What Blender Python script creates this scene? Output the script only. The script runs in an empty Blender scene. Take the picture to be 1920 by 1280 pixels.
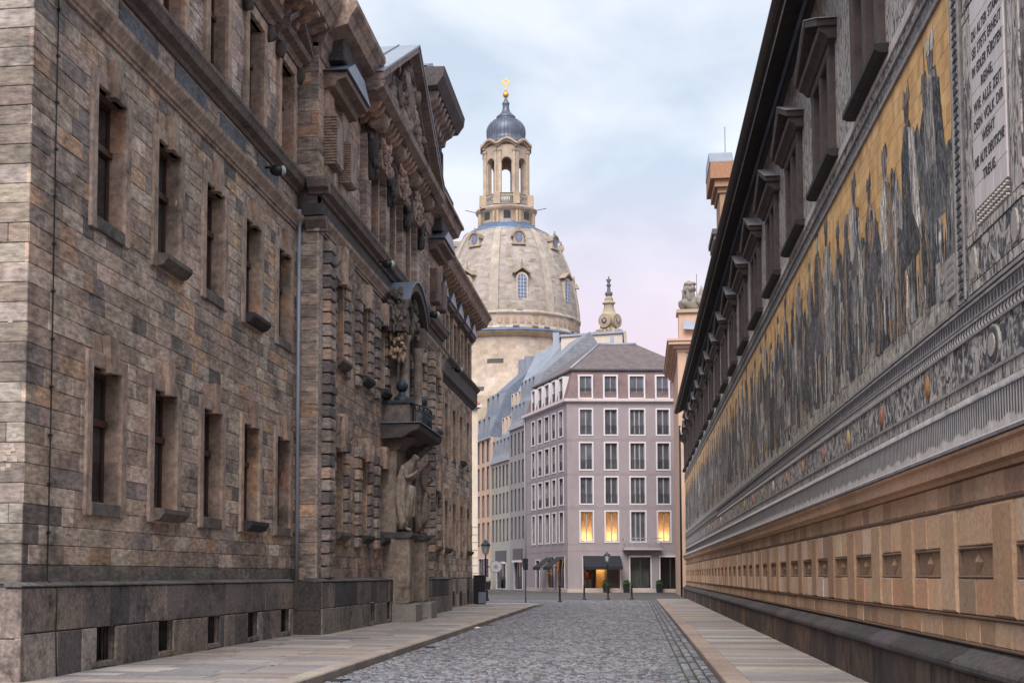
import bpy, bmesh, math, random
import numpy as np
from mathutils import Vector, Matrix

R = math.radians
scene = bpy.context.scene
col = scene.collection
rng = random.Random(7)

# ------------------------------------------------------------------ camera
cam = bpy.data.cameras.new('camera')
cam.sensor_width = 36.0
cam.lens = 36.0 * 2600 / 1920
cam.shift_x = 140 / 1920
cam.shift_y = 241 / 1920
cam.clip_end = 3000
cam_ob = bpy.data.objects.new('camera', cam)
cam_ob.location = (0, 0, 1.6)
cam_ob.rotation_euler = (R(90 + 4.312), 0, R(8.292))
col.objects.link(cam_ob)
scene.camera = cam_ob

# ------------------------------------------------------------------ sky, sun, exposure
SUN_EL, SUN_AZ = R(47), R(187)          # azimuth from +Y, clockwise
world = bpy.data.worlds.new('World')
scene.world = world
world.use_nodes = True
wn, wl = world.node_tree.nodes, world.node_tree.links
wn.clear()
w_out = wn.new('ShaderNodeOutputWorld')
w_bg = wn.new('ShaderNodeBackground')
w_bg.inputs['Strength'].default_value = 0.1
wl.new(w_bg.outputs[0], w_out.inputs[0])
sky = wn.new('ShaderNodeTexSky')
sky.sky_type = 'NISHITA'
sky.sun_disc = False
sky.sun_elevation = SUN_EL
sky.sun_rotation = SUN_AZ
sky.air_density = 1.0
sky.dust_density = 2.0
tc = wn.new('ShaderNodeTexCoord')
mp = wn.new('ShaderNodeMapping')
mp.inputs['Scale'].default_value = (1.0, 1.0, 2.0)
wl.new(tc.outputs['Generated'], mp.inputs['Vector'])
n1 = wn.new('ShaderNodeTexNoise')
n1.inputs['Scale'].default_value = 5.5
n1.inputs['Detail'].default_value = 6
n1.inputs['Roughness'].default_value = 0.5
n1.inputs['Distortion'].default_value = 0.25
wl.new(mp.outputs[0], n1.inputs['Vector'])
cr = wn.new('ShaderNodeValToRGB')              # cloud shade
cr.color_ramp.elements[0].position = 0.38
cr.color_ramp.elements[0].color = (4.35, 5.0, 5.85, 1)
cr.color_ramp.elements[1].position = 0.60
cr.color_ramp.elements[1].color = (6.3, 6.6, 7.1, 1)
wl.new(n1.outputs['Fac'], cr.inputs[0])
sep = wn.new('ShaderNodeSeparateXYZ')
wl.new(tc.outputs['Generated'], sep.inputs[0])
hz = wn.new('ShaderNodeValToRGB')              # rosy band low over the horizon
e = hz.color_ramp.elements
e[0].position = 0.14; e[0].color = (0.92, 0.92, 0.92, 1)
e[1].position = 0.285; e[1].color = (0, 0, 0, 1)
wl.new(sep.outputs['Z'], hz.inputs[0])
mx = wn.new('ShaderNodeMix'); mx.data_type = 'RGBA'
wl.new(hz.outputs[0], mx.inputs['Factor'])
wl.new(cr.outputs[0], mx.inputs['A'])
mx.inputs['B'].default_value = (6.5, 4.85, 5.55, 1)
mx2 = wn.new('ShaderNodeMix'); mx2.data_type = 'RGBA'
mx2.inputs['Factor'].default_value = 0.86
wl.new(sky.outputs[0], mx2.inputs['A'])
wl.new(mx.outputs['Result'], mx2.inputs['B'])
wl.new(mx2.outputs['Result'], w_bg.inputs['Color'])

sun = bpy.data.lights.new('sun', 'SUN')
sun.energy = 3.0
sun.angle = R(40)
sun.color = (1.0, 0.91, 0.84)
sun_ob = bpy.data.objects.new('sun', sun)
sd = Vector((math.sin(SUN_AZ) * math.cos(SUN_EL), math.cos(SUN_AZ) * math.cos(SUN_EL), math.sin(SUN_EL)))
sun_ob.rotation_euler = sd.to_track_quat('Z', 'Y').to_euler()
sun_ob.location = (0, -20, 60)
col.objects.link(sun_ob)

vs = scene.view_settings
vs.view_transform = 'Standard'
vs.look = 'None'
vs.exposure = 0.68
vs.gamma = 1.0
vs.use_curve_mapping = False
scene.render.engine = 'CYCLES'

# ------------------------------------------------------------------ materials
def newmat(name):
    m = bpy.data.materials.new(name)
    m.use_nodes = True
    nt = m.node_tree
    b = nt.nodes['Principled BSDF']
    return m, nt, nt.nodes, nt.links, b

def noise(N, L, vec, scale, detail=4, rough=0.55, dist=0.0):
    n = N.new('ShaderNodeTexNoise')
    n.inputs['Scale'].default_value = scale
    n.inputs['Detail'].default_value = detail
    n.inputs['Roughness'].default_value = rough
    n.inputs['Distortion'].default_value = dist
    L.new(vec, n.inputs['Vector'])
    return n.outputs['Fac']

def ramp(N, L, fac, stops):
    r = N.new('ShaderNodeValToRGB')
    el = r.color_ramp.elements
    while len(el) < len(stops):
        el.new(0.5)
    for k, (p, c) in enumerate(stops):
        el[k].position = p
        el[k].color = (c, c, c, 1) if isinstance(c, (int, float)) else (*c, 1)
    L.new(fac, r.inputs[0])
    return r.outputs[0]

def mix(N, L, fac, a, b, mode='MIX'):
    m = N.new('ShaderNodeMix'); m.data_type = 'RGBA'; m.blend_type = mode
    for sock, v in ((m.inputs['Factor'], fac), (m.inputs['A'], a), (m.inputs['B'], b)):
        if isinstance(v, (int, float)):
            sock.default_value = v if sock.type == 'VALUE' else (v, v, v, 1)
        elif isinstance(v, tuple):
            sock.default_value = (*v, 1)
        else:
            L.new(v, sock)
    return m.outputs['Result']

def math_(N, L, op, a, b=None, clamp=False):
    m = N.new('ShaderNodeMath'); m.operation = op; m.use_clamp = clamp
    for k, v in enumerate((a, b)):
        if v is None: continue
        if isinstance(v, (int, float)): m.inputs[k].default_value = v
        else: L.new(v, m.inputs[k])
    return m.outputs[0]

def bump(N, L, b, h, strength=0.4, dist=0.02):
    bp = N.new('ShaderNodeBump')
    bp.inputs['Strength'].default_value = strength
    bp.inputs['Distance'].default_value = dist
    L.new(h, bp.inputs['Height'])
    L.new(bp.outputs[0], b.inputs['Normal'])

def pos(N, L, scale=(1, 1, 1)):
    g = N.new('ShaderNodeNewGeometry')
    m = N.new('ShaderNodeMapping'); m.inputs['Scale'].default_value = scale
    L.new(g.outputs['Position'], m.inputs['Vector'])
    return m.outputs[0]

def tinted(name, rough=0.85, grain=14.0, soot=0.5, streak=(1, 1, 1), lo=0.72, hi=1.22, blotch=0.8, bumps=0.35, bdist=0.012,
           soot_col=(0.035, 0.035, 0.04), warm=None):
    """surface whose own colour sits in the mesh attribute 'tint'; grain, stains and wear come from noise"""
    m, nt, N, L, b = newmat(name)
    a = N.new('ShaderNodeAttribute'); a.attribute_name = 'tint'
    v = pos(N, L, streak); v0 = pos(N, L)
    g = noise(N, L, v, grain, 6, 0.65)
    c = mix(N, L, 1.0, a.outputs['Color'], ramp(N, L, g, [(0.28, lo), (0.72, hi)]), 'MULTIPLY')
    if warm:
        c = mix(N, L, ramp(N, L, noise(N, L, v0, 0.9, 4, 0.6), [(0.5, 0), (0.75, 0.55)]), c, warm)
    if soot > 0:
        s = noise(N, L, v0, blotch, 6, 0.68, 0.6)
        s2 = noise(N, L, v, grain * 0.35, 5, 0.7)
        f = math_(N, L, 'MULTIPLY', ramp(N, L, s, [(0.42, 0), (0.64, 1)]), ramp(N, L, s2, [(0.33, 0.05), (0.62, 1)]))
        c = mix(N, L, math_(N, L, 'MULTIPLY', f, soot), c, soot_col)
    L.new(c, b.inputs['Base Color'])
    b.inputs['Roughness'].default_value = rough
    b.inputs['Specular IOR Level'].default_value = 0.25
    if bumps:
        bump(N, L, b, noise(N, L, v, grain * 2.2, 6, 0.7), bumps, bdist)
    return m

def plain(name, c, rough=0.6, metal=0.0, var=0.12, scale=6.0, spec=0.4, bumps=0.0):
    m, nt, N, L, b = newmat(name)
    f = noise(N, L, pos(N, L), scale, 5, 0.6)
    lo = tuple(x * (1 - var) for x in c); hi = tuple(min(1, x * (1 + var)) for x in c)
    L.new(ramp(N, L, f, [(0.3, lo), (0.7, hi)]), b.inputs['Base Color'])
    b.inputs['Roughness'].default_value = rough
    b.inputs['Metallic'].default_value = metal
    b.inputs['Specular IOR Level'].default_value = spec
    if bumps: bump(N, L, b, noise(N, L, pos(N, L), scale * 8, 5, 0.7), bumps, 0.01)
    return m

M = {}
M['ashlar'] = tinted('sooty_sandstone', soot=0.88, streak=(1, 1, 3.2), grain=5.0, blotch=0.6, lo=0.45, hi=1.7, soot_col=(0.045, 0.043, 0.048), bumps=0.6, bdist=0.016)
M['stone'] = tinted('carved_sandstone', soot=0.8, grain=8.0, blotch=0.9, lo=0.6, hi=1.4, soot_col=(0.04, 0.038, 0.04))
M['plinth'] = tinted('plinth_sandstone', soot=0.95, grain=16.0, blotch=0.9, lo=0.5, hi=1.6, bumps=0.6)
M['wetplinth'] = tinted('stained_plinth', soot=0.9, grain=7.0, streak=(2.2, 2.2, 0.35), blotch=1.8, lo=0.45, hi=1.6, bumps=0.3, soot_col=(0.012, 0.012, 0.014), warm=(0.16, 0.1, 0.07))
M['reveal'] = tinted('dressed_sandstone', soot=0.3, grain=8.0, streak=(1, 1, 3))
M['panel'] = tinted('warm_sandstone', soot=0.22, grain=16.0, blotch=1.0, lo=0.7, hi=1.25, bumps=0.5, warm=(0.36, 0.2, 0.1), soot_col=(0.08, 0.06, 0.05))
M['church'] = tinted('pale_sandstone', soot=0.45, grain=0.8, blotch=0.22, bumps=0.0, soot_col=(0.17, 0.155, 0.145), lo=0.58, hi=0.98)
M['cobble'] = tinted('basalt_sett', rough=0.55, soot=0.25, grain=30.0, blotch=0.35, bumps=0.4, bdist=0.006, lo=0.75, hi=1.25)
M['slab'] = tinted('granite_slab', rough=0.7, soot=0.3, grain=18.0, blotch=0.9, bumps=0.25, bdist=0.004)
M['render'] = tinted('painted_render', rough=0.8, soot=0.22, grain=1.6, streak=(1, 1, .4), blotch=0.35, bumps=0.0, lo=0.9, hi=1.08, soot_col=(0.16, 0.14, 0.14))
M['flat'] = tinted('paint', rough=0.6, soot=0.0, grain=5.0, bumps=0.0, lo=0.92, hi=1.07)
M['wood'] = plain('brown_window_wood', (0.075, 0.035, 0.025), 0.5)
M['darkwood'] = plain('dark_eave_wood', (0.022, 0.02, 0.021), 0.7, var=0.5, scale=3)
M['brownstone'] = plain('dark_brown_stone', (0.075, 0.058, 0.055), 0.75, var=0.3, scale=5)
M['slate'] = plain('slate_sheet', (0.16, 0.19, 0.25), 0.4, 0.2, var=0.2, scale=3)
M['lead'] = plain('lead_sheet', (0.10, 0.12, 0.165), 0.45, 0.35, var=0.25, scale=1.2)
M['bluesheet'] = plain('blue_lead', (0.11, 0.165, 0.27), 0.45, 0.3, var=0.25, scale=0.8)
M['zinc'] = plain('zinc_sheet', (0.25, 0.285, 0.345), 0.5, 0.2, var=0.15, scale=1.0)
M['iron'] = plain('painted_iron', (0.018, 0.02, 0.024), 0.45, 0.3)
M['patina'] = plain('dark_blue_patina', (0.03, 0.045, 0.06), 0.55, 0.2, var=0.4)
M['void'] = plain('dark_interior', (0.012, 0.012, 0.013), 0.9)
M['gold'] = plain('gold_leaf', (0.68, 0.37, 0.09), 0.4, 0.8)
M['white'] = plain('white_frame', (0.56, 0.545, 0.58), 0.5, var=0.05)
M['cable'] = plain('black_cable', (0.012, 0.012, 0.014), 0.6)
M['awning'] = plain('navy_canvas', (0.012, 0.014, 0.022), 0.85)
M['shrub'] = plain('box_leaves', (0.03, 0.075, 0.02), 0.7, var=0.6, scale=40)
M['moss'] = plain('moss', (0.035, 0.06, 0.02), 0.95, var=0.5, scale=20)
M['bed'] = plain('sand_joint', (0.035, 0.034, 0.036), 0.95, var=0.4, scale=8)
M['lampglass'] = plain('lamp_glass', (0.35, 0.38, 0.38), 0.15)
M['curtain'] = None

def glass_dark():
    m, nt, N, L, b = newmat('window_glass')
    f = noise(N, L, pos(N, L), 0.7, 3)
    L.new(ramp(N, L, f, [(0.35, (0.012, 0.014, 0.017)), (0.7, (0.04, 0.045, 0.05))]), b.inputs['Base Color'])
    b.inputs['Roughness'].default_value = 0.06
    b.inputs['Specular IOR Level'].default_value = 0.6
    bump(N, L, b, noise(N, L, pos(N, L), 1.3, 2), 0.05, 0.05)
    return m
M['glass'] = glass_dark()
M['houseglass'] = plain('house_glass', (0.075, 0.085, 0.105), .08, var=.5, scale=.6, spec=.7)

def glass_clear():
    m, nt, N, L, b = newmat('shop_glass')
    tr = N.new('ShaderNodeBsdfTransparent'); tr.inputs[0].default_value = (0.9, 0.92, 0.92, 1)
    gl = N.new('ShaderNodeBsdfGlossy'); gl.inputs['Roughness'].default_value = 0.03
    fr = N.new('ShaderNodeFresnel'); fr.inputs[0].default_value = 1.45
    ms = N.new('ShaderNodeMixShader')
    L.new(fr.outputs[0], ms.inputs[0]); L.new(tr.outputs[0], ms.inputs[1]); L.new(gl.outputs[0], ms.inputs[2])
    L.new(ms.outputs[0], N['Material Output'].inputs[0])
    return m
M['clear'] = glass_clear()

def curtain():
    m, nt, N, L, b = newmat('cream_curtain')
    t = N.new('ShaderNodeBsdfTranslucent'); t.inputs[0].default_value = (0.9, 0.68, 0.44, 1)
    d = N.new('ShaderNodeBsdfDiffuse'); d.inputs[0].default_value = (0.6, 0.5, 0.4, 1)
    ms = N.new('ShaderNodeMixShader'); ms.inputs[0].default_value = 0.25
    L.new(t.outputs[0], ms.inputs[1]); L.new(d.outputs[0], ms.inputs[2])
    L.new(ms.outputs[0], N['Material Output'].inputs[0])
    return m
M['curtain'] = curtain()

def tileroof(name, a, b_, pitch):
    m, nt, N, L, b = newmat(name)
    v = pos(N, L)
    w = N.new('ShaderNodeTexWave'); w.wave_type = 'BANDS'; w.bands_direction = 'Z'; w.wave_profile = 'SAW'
    w.inputs['Scale'].default_value = pitch
    w.inputs['Distortion'].default_value = 0.2
    L.new(v, w.inputs['Vector'])
    f = noise(N, L, v, 1.6, 6, 0.7)
    c = ramp(N, L, f, [(0.3, a), (0.7, b_)])
    c = mix(N, L, ramp(N, L, w.outputs['Fac'], [(0.0, 0.35), (0.3, 0.0)]), c, tuple(x * 0.5 for x in a))
    L.new(c, b.inputs['Base Color'])
    b.inputs['Roughness'].default_value = 0.75
    bump(N, L, b, w.outputs['Fac'], 0.5, 0.03)
    return m
M['rooftile'] = tileroof('brown_roof_tile', (0.085, 0.068, 0.075), (0.15, 0.12, 0.125), 1.6)
M['mansardtile'] = tileroof('plum_mansard_tile', (0.13, 0.085, 0.088), (0.20, 0.14, 0.14), 1.6)
M['redtile'] = tileroof('red_roof_tile', (0.42, 0.06, 0.04), (0.55, 0.10, 0.07), 1.3)
M['greyslate'] = tileroof('grey_slate', (0.15, 0.17, 0.20), (0.25, 0.275, 0.32), .9)
M['slatetile'] = tileroof('blue_slate', (0.09, 0.12, 0.17), (0.17, 0.20, 0.27), 1.2)

def mural_mat():
    """glazed tile picture: a generic crowd of upright grey shapes on a gold ground"""
    m, nt, N, L, b = newmat('mural_tile')
    a = N.new('ShaderNodeAttribute'); a.attribute_name = 'tint'
    g = N.new('ShaderNodeNewGeometry')
    s = N.new('ShaderNodeSeparateXYZ'); L.new(g.outputs['Position'], s.inputs[0])
    Y, Z = s.outputs['Y'], s.outputs['Z']
    def yz(sy, sz, off=0.0):
        c = N.new('ShaderNodeCombineXYZ')
        L.new(math_(N, L, 'MULTIPLY', Y, sy), c.inputs[0]); L.new(math_(N, L, 'MULTIPLY', Z, sz), c.inputs[1])
        c.inputs[2].default_value = off
        return c.outputs[0]
    zn = math_(N, L, 'DIVIDE', math_(N, L, 'SUBTRACT', Z, 4.45), 3.6)         # 0 foot, 1 top
    big = noise(N, L, yz(0.34, 0.05), 1.0, 2, 0.5)
    mid = noise(N, L, yz(1.25, 0.16, 3.1), 1.0, 3, 0.55, 0.3)
    fin = noise(N, L, yz(5.0, 0.55, 7.7), 1.0, 4, 0.6, 0.8)
    top = math_(N, L, 'ADD', math_(N, L, 'MULTIPLY', big, 1.1), math_(N, L, 'MULTIPLY', mid, 1.25))
    top = math_(N, L, 'ADD', top, math_(N, L, 'MULTIPLY', fin, 0.7))
    d = math_(N, L, 'SUBTRACT', math_(N, L, 'SUBTRACT', top, 1.25), zn)
    mask = ramp(N, L, d, [(0.03, 0), (0.045, 1)])
    gaps = noise(N, L, yz(2.6, 0.30, 1.7), 1.0, 3, 0.6, 0.6)
    gapm = math_(N, L, 'MULTIPLY', ramp(N, L, gaps, [(0.585, 0), (0.60, 1)]), ramp(N, L, zn, [(0.12, 0), (0.2, 1)]))
    gapm = math_(N, L, 'MULTIPLY', gapm, ramp(N, L, d, [(0.55, 1), (0.8, 0.0)]))
    mask = math_(N, L, 'SUBTRACT', mask, gapm, True)
    mask = math_(N, L, 'MAXIMUM', mask, ramp(N, L, math_(N, L, 'ADD', zn, math_(N, L, 'MULTIPLY', fin, 0.10)), [(0.135, 1), (0.15, 0)]))
    f1 = noise(N, L, yz(8.0, 1.3, 2.0), 1.0, 6, 0.62, 1.6)
    f2 = noise(N, L, yz(2.4, 0.5, 5.0), 1.0, 4, 0.55, 0.9)
    fig = ramp(N, L, f1, [(0.38, (0.02, 0.023, 0.03)), (0.45, (0.075, 0.08, 0.09)), (0.50, (0.24, 0.235, 0.235)), (0.55, (0.46, 0.44, 0.42)), (0.64, (0.66, 0.62, 0.58))])
    fig = mix(N, L, ramp(N, L, f2, [(0.47, 0.0), (0.58, 0.8)]), fig, (0.035, 0.04, 0.05))
    foot = ramp(N, L, noise(N, L, yz(5, 3.2, 9), 1.0, 6, 0.7, 1.5), [(0.38, (0.07, 0.075, 0.08)), (0.5, (0.32, 0.30, 0.27)), (0.62, (0.55, 0.50, 0.44))])
    fig = mix(N, L, ramp(N, L, math_(N, L, 'ADD', zn, math_(N, L, 'MULTIPLY', fin, 0.16)), [(0.16, 1), (0.22, 0)]), fig, foot)
    gold = ramp(N, L, noise(N, L, yz(1.5, 1.5, 4), 1.0, 5, 0.6), [(0.3, (0.54, 0.31, 0.115)), (0.5, (0.70, 0.425, 0.175)), (0.7, (0.84, 0.56, 0.26))])
    gold = mix(N, L, 1.0, gold, a.outputs['Color'], 'MULTIPLY')
    L.new(mix(N, L, mask, gold, fig), b.inputs['Base Color'])
    b.inputs['Roughness'].default_value = 0.6
    b.inputs['Specular IOR Level'].default_value = .3
    return m
M['mural'] = mural_mat()

def ornament(name, sy, sz, stops, seed=0.0, dist=1.5, rough=0.7):
    """black-and-cream scratched plaster ornament"""
    m, nt, N, L, b = newmat(name)
    g = N.new('ShaderNodeNewGeometry')
    mpn = N.new('ShaderNodeMapping'); mpn.inputs['Scale'].default_value = (1, sy, sz); mpn.inputs['Location'].default_value = (seed, seed, seed)
    L.new(g.outputs['Position'], mpn.inputs['Vector'])
    f = noise(N, L, mpn.outputs[0], 1.0, 5, 0.6, dist)
    L.new(ramp(N, L, f, stops), b.inputs['Base Color'])
    b.inputs['Roughness'].default_value = rough
    bump(N, L, b, f, 0.3, 0.01)
    return m
DK, MD, LT = (0.045, 0.05, 0.06), (0.19, 0.185, 0.185), (0.50, 0.46, 0.42)
M['frieze'] = ornament('frieze_ornament', 7, 5, [(0.42, DK), (0.5, MD), (0.56, LT)])
M['border'] = ornament('border_ornament', 10, 9, [(0.40, DK), (0.52, MD), (0.62, (0.30, 0.28, 0.27))], 3.0)
M['scroll'] = ornament('scroll_ornament', 9, 3, [(0.42, (0.06, 0.062, 0.07)), (0.49, (0.36, 0.33, 0.31)), (0.58, (0.56, 0.51, 0.47))], 5.0, 2.4)

# ------------------------------------------------------------------ mesh helpers
class Frame:
    def __init__(self, o, s, n):
        self.o, self.s, self.n = Vector(o), Vector(s).normalized(), Vector(n).normalized()
        self.flip = self.s.cross(self.n).z < 0
    def P(self, s, n, z):
        v = self.o + self.s * s + self.n * n
        return (v.x, v.y, v.z + z)
W0 = Frame((0, 0, 0), (1, 0, 0), (0, 1, 0))

class MB:
    def __init__(self, fr=W0):
        self.v, self.f, self.c, self.fr, self.smooth = [], [], [], fr, []
    def add(self, vs_, fs, c=(1, 1, 1), smooth=False):
        k = len(self.v)
        self.v += [self.fr.P(*p) for p in vs_]
        for q in fs:
            q = [k + i for i in q]
            self.f.append(q[::-1] if self.fr.flip else q)
            self.c.append(c); self.smooth.append(smooth)
        return self
    def box(self, s0, s1, n0, n1, z0, z1, c=(1, 1, 1)):
        return self.add([(s0, n0, z0), (s1, n0, z0), (s1, n1, z0), (s0, n1, z0), (s0, n0, z1), (s1, n0, z1), (s1, n1, z1), (s0, n1, z1)],
                        [(3, 2, 1, 0), (4, 5, 6, 7), (0, 1, 5, 4), (1, 2, 6, 5), (2, 3, 7, 6), (3, 0, 4, 7)], c)
    def stone(self, s0, s1, n0, n1, z0, z1, ch=0.012, c=(1, 1, 1)):
        """dressed block facing +n, front edges chamfered"""
        m = n1 - min(ch, abs(n1 - n0) * 0.9)
        return self.add([(s0, n0, z0), (s1, n0, z0), (s1, n0, z1), (s0, n0, z1), (s0, m, z0), (s1, m, z0), (s1, m, z1), (s0, m, z1),
                         (s0 + ch, n1, z0 + ch), (s1 - ch, n1, z0 + ch), (s1 - ch, n1, z1 - ch), (s0 + ch, n1, z1 - ch)],
                        [(0, 1, 5, 4), (1, 2, 6, 5), (2, 3, 7, 6), (3, 0, 4, 7), (4, 5, 9, 8), (5, 6, 10, 9), (6, 7, 11, 10), (7, 4, 8, 11), (8, 9, 10, 11)], c)
    def mould(self, prof, s0, s1, c=(1, 1, 1)):
        """extrude the (n,z) outline along s; outline runs counter-clockwise seen from +s"""
        k = len(prof)
        vs_ = [(s0, n, z) for n, z in prof] + [(s1, n, z) for n, z in prof]
        fs = [(i, (i + 1) % k, k + (i + 1) % k, k + i) for i in range(k)]
        fs += [tuple(range(k - 1, -1, -1)), tuple(range(k, 2 * k))]
        return self.add(vs_, fs, c)
    def prism(self, poly, n0, n1, c=(1, 1, 1)):
        """extrude an (s,z) outline along n"""
        k = len(poly)
        vs_ = [(s, n0, z) for s, z in poly] + [(s, n1, z) for s, z in poly]
        fs = [(i, k + i, k + (i + 1) % k, (i + 1) % k) for i in range(k)]
        fs += [tuple(range(k)), tuple(range(2 * k - 1, k - 1, -1))]
        return self.add(vs_, fs, c)
    def tube(self, pts, r, seg=8, c=(1, 1, 1), cap=True):
        pts = [Vector(p) for p in pts]
        rs = r if isinstance(r, (list, tuple)) else [r] * len(pts)
        vs_, fs = [], []
        for i, p in enumerate(pts):
            d = (pts[min(i + 1, len(pts) - 1)] - pts[max(i - 1, 0)]).normalized()
            a = d.orthogonal().normalized() if i == 0 else (a - d * a.dot(d)).normalized()
            b = d.cross(a)
            for k in range(seg):
                t = 2 * math.pi * k / seg
                vs_.append(tuple(p + (a * math.cos(t) + b * math.sin(t)) * rs[i]))
        for i in range(len(pts) - 1):
            for k in range(seg):
                k2 = (k + 1) % seg
                fs.append((i * seg + k, i * seg + k2, (i + 1) * seg + k2, (i + 1) * seg + k))
        if cap:
            fs.append(tuple(range(seg - 1, -1, -1)))
            fs.append(tuple(range((len(pts) - 1) * seg, len(pts) * seg)))
        return self.add(vs_, fs, c, True)
    def lathe(self, prof, cx, cy, seg=24, c=(1, 1, 1), smooth=True, arc=None, phase=0.0, colfn=None):
        a0, a1 = arc or (0, 2 * math.pi)
        full = arc is None
        cols_ = seg if full else seg + 1
        k = len(self.v)
        for r, z in prof:
            for j in range(cols_):
                t = phase + a0 + (a1 - a0) * j / seg
                self.v.append(self.fr.P(cx + r * math.cos(t), cy + r * math.sin(t), z))
        for i in range(len(prof) - 1):
            for j in range(seg):
                j2 = (j + 1) % cols_
                q = [k + i * cols_ + j, k + i * cols_ + j2, k + (i + 1) * cols_ + j2, k + (i + 1) * cols_ + j]
                self.f.append(q[::-1] if self.fr.flip else q)
                self.c.append(colfn(i, j) if colfn else c); self.smooth.append(smooth)
        return self
    def lump(self, cs, cn, cz, rs, rn, rz, seed=0, rough=0.25, c=(1, 1, 1), nu=10, nv=7):
        q = random.Random(seed)
        ph = [(q.uniform(1, 3.2), q.uniform(0, 6.3), q.uniform(1, 3.2), q.uniform(0, 6.3)) for _ in range(4)]
        vs_, fs = [], []
        for i in range(nv + 1):
            t = math.pi * i / nv
            for j in range(nu):
                p = 2 * math.pi * j / nu
                x, y, z = math.sin(t) * math.cos(p), math.sin(t) * math.sin(p), math.cos(t)
                w = 1 + rough * sum(math.sin(a * 2 * x + b + 2 * z) * math.sin(c_ * 2 * y + d + z) for a, b, c_, d in ph) / 2
                vs_.append((cs + rs * x * w, cn + rn * y * w, cz + rz * z * w))
        for i in range(nv):
            for j in range(nu):
                j2 = (j + 1) % nu
                fs.append((i * nu + j, (i + 1) * nu + j, (i + 1) * nu + j2, i * nu + j2))
        return self.add(vs_, fs, c, True)
    def build(self, name, mat, parent=None, kind=None):
        me = bpy.data.meshes.new(name)
        me.from_pydata(self.v, [], self.f)
        me.materials.append(M[mat] if isinstance(mat, str) else mat)
        at = me.color_attributes.new('tint', 'FLOAT_COLOR', 'CORNER')
        buf = np.ones((len(me.loops), 4), dtype=np.float32)
        k = 0
        for fc, cc in zip(self.f, self.c):
            n = len(fc); buf[k:k + n, :3] = cc; k += n
        at.data.foreach_set('color', buf.ravel())
        if any(self.smooth):
            me.polygons.foreach_set('use_smooth', self.smooth)
        ob = bpy.data.objects.new(name, me)
        col.objects.link(ob)
        if parent is not None:
            ob.parent = parent
            ob.matrix_parent_inverse = world_inv(parent)
        if kind: ob['kind'] = kind
        return ob

WM = {}
def world_inv(p):
    return WM[p.name] if p.name in WM else Matrix.Identity(4)

def thing(name, label, cat, loc=(0, 0, 0), group=None):
    o = bpy.data.objects.new(name, None)
    o.location = loc
    o.empty_display_size = 0.3
    col.objects.link(o)
    o['label'] = label; o['category'] = cat
    if group: o['group'] = group
    WM[o.name] = Matrix.Translation(-Vector(loc))
    return o

def npmesh(name, V, F, C, mat, parent=None, kind=None):
    me = bpy.data.meshes.new(name)
    me.vertices.add(len(V)); me.vertices.foreach_set('co', V.astype(np.float32).ravel())
    me.loops.add(F.size); me.loops.foreach_set('vertex_index', F.astype(np.int32).ravel())
    me.polygons.add(len(F)); me.polygons.foreach_set('loop_start', np.arange(0, F.size, 4, dtype=np.int32))
    me.update(calc_edges=True)
    at = me.color_attributes.new('tint', 'FLOAT_COLOR', 'CORNER')
    buf = np.ones((F.size, 4), dtype=np.float32); buf[:, :3] = np.repeat(C, 4, axis=0)
    at.data.foreach_set('color', buf.ravel())
    me.materials.append(M[mat])
    ob = bpy.data.objects.new(name, me); col.objects.link(ob)
    if parent is not None:
        ob.parent = parent; ob.matrix_parent_inverse = world_inv(parent)
    if kind: ob['kind'] = kind
    return ob

def rect_sub(r, h):
    """rectangle r minus rectangle h -> list"""
    a0, a1, b0, b1 = r; c0, c1, d0, d1 = h
    if c1 <= a0 or c0 >= a1 or d1 <= b0 or d0 >= b1: return [r]
    out = []
    if c0 > a0: out.append((a0, c0, b0, b1))
    if c1 < a1: out.append((c1, a1, b0, b1))
    m0, m1 = max(a0, c0), min(a1, c1)
    if d0 > b0: out.append((m0, m1, b0, d0))
    if d1 < b1: out.append((m0, m1, d1, b1))
    return out

def cut(rects, holes):
    for h in holes:
        rects = [q for r in rects for q in rect_sub(r, h)]
    return [r for r in rects if r[1] - r[0] > 0.03 and r[3] - r[2] > 0.03]

def courses(s0, s1, z0, z1, ch, lmin, lmax, q):
    out = []; n = max(1, round((z1 - z0) / ch)); h = (z1 - z0) / n
    for i in range(n):
        s = s0 - q.uniform(0, lmin) * (i % 2)
        while s < s1 - 0.02:
            l = q.uniform(lmin, lmax)
            e_ = s + l
            if s1 - e_ < lmin * 0.5: e_ = s1
            out.append((max(s, s0), min(e_, s1), z0 + i * h, z0 + (i + 1) * h)); s = e_
    return out

def vary(c, q, a=0.12):
    k = 1 + q.uniform(-a, a)
    return tuple(max(0.004, x * k * (1 + q.uniform(-a, a) * 0.25)) for x in c)

PAL = [((0.45, 0.345, 0.28), 38), ((0.28, 0.235, 0.215), 13), ((0.54, 0.435, 0.36), 32), ((0.52, 0.35, 0.24), 9), ((0.37, 0.28, 0.23), 14), ((0.19, 0.165, 0.155), 3)]
def pick(q, pal=PAL):
    t = q.uniform(0, sum(w for _, w in pal))
    for c, w in pal:
        t -= w
        if t <= 0: return vary(c, q)
    return pal[0][0]

def wall_sheet(fr, rects, n, thick, c, name, mat, parent):
    mb = MB(fr)
    for r in rects: mb.box(r[0], r[1], n - thick, n, r[2], r[3], c)
    return mb.build(name, mat, parent)

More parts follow.
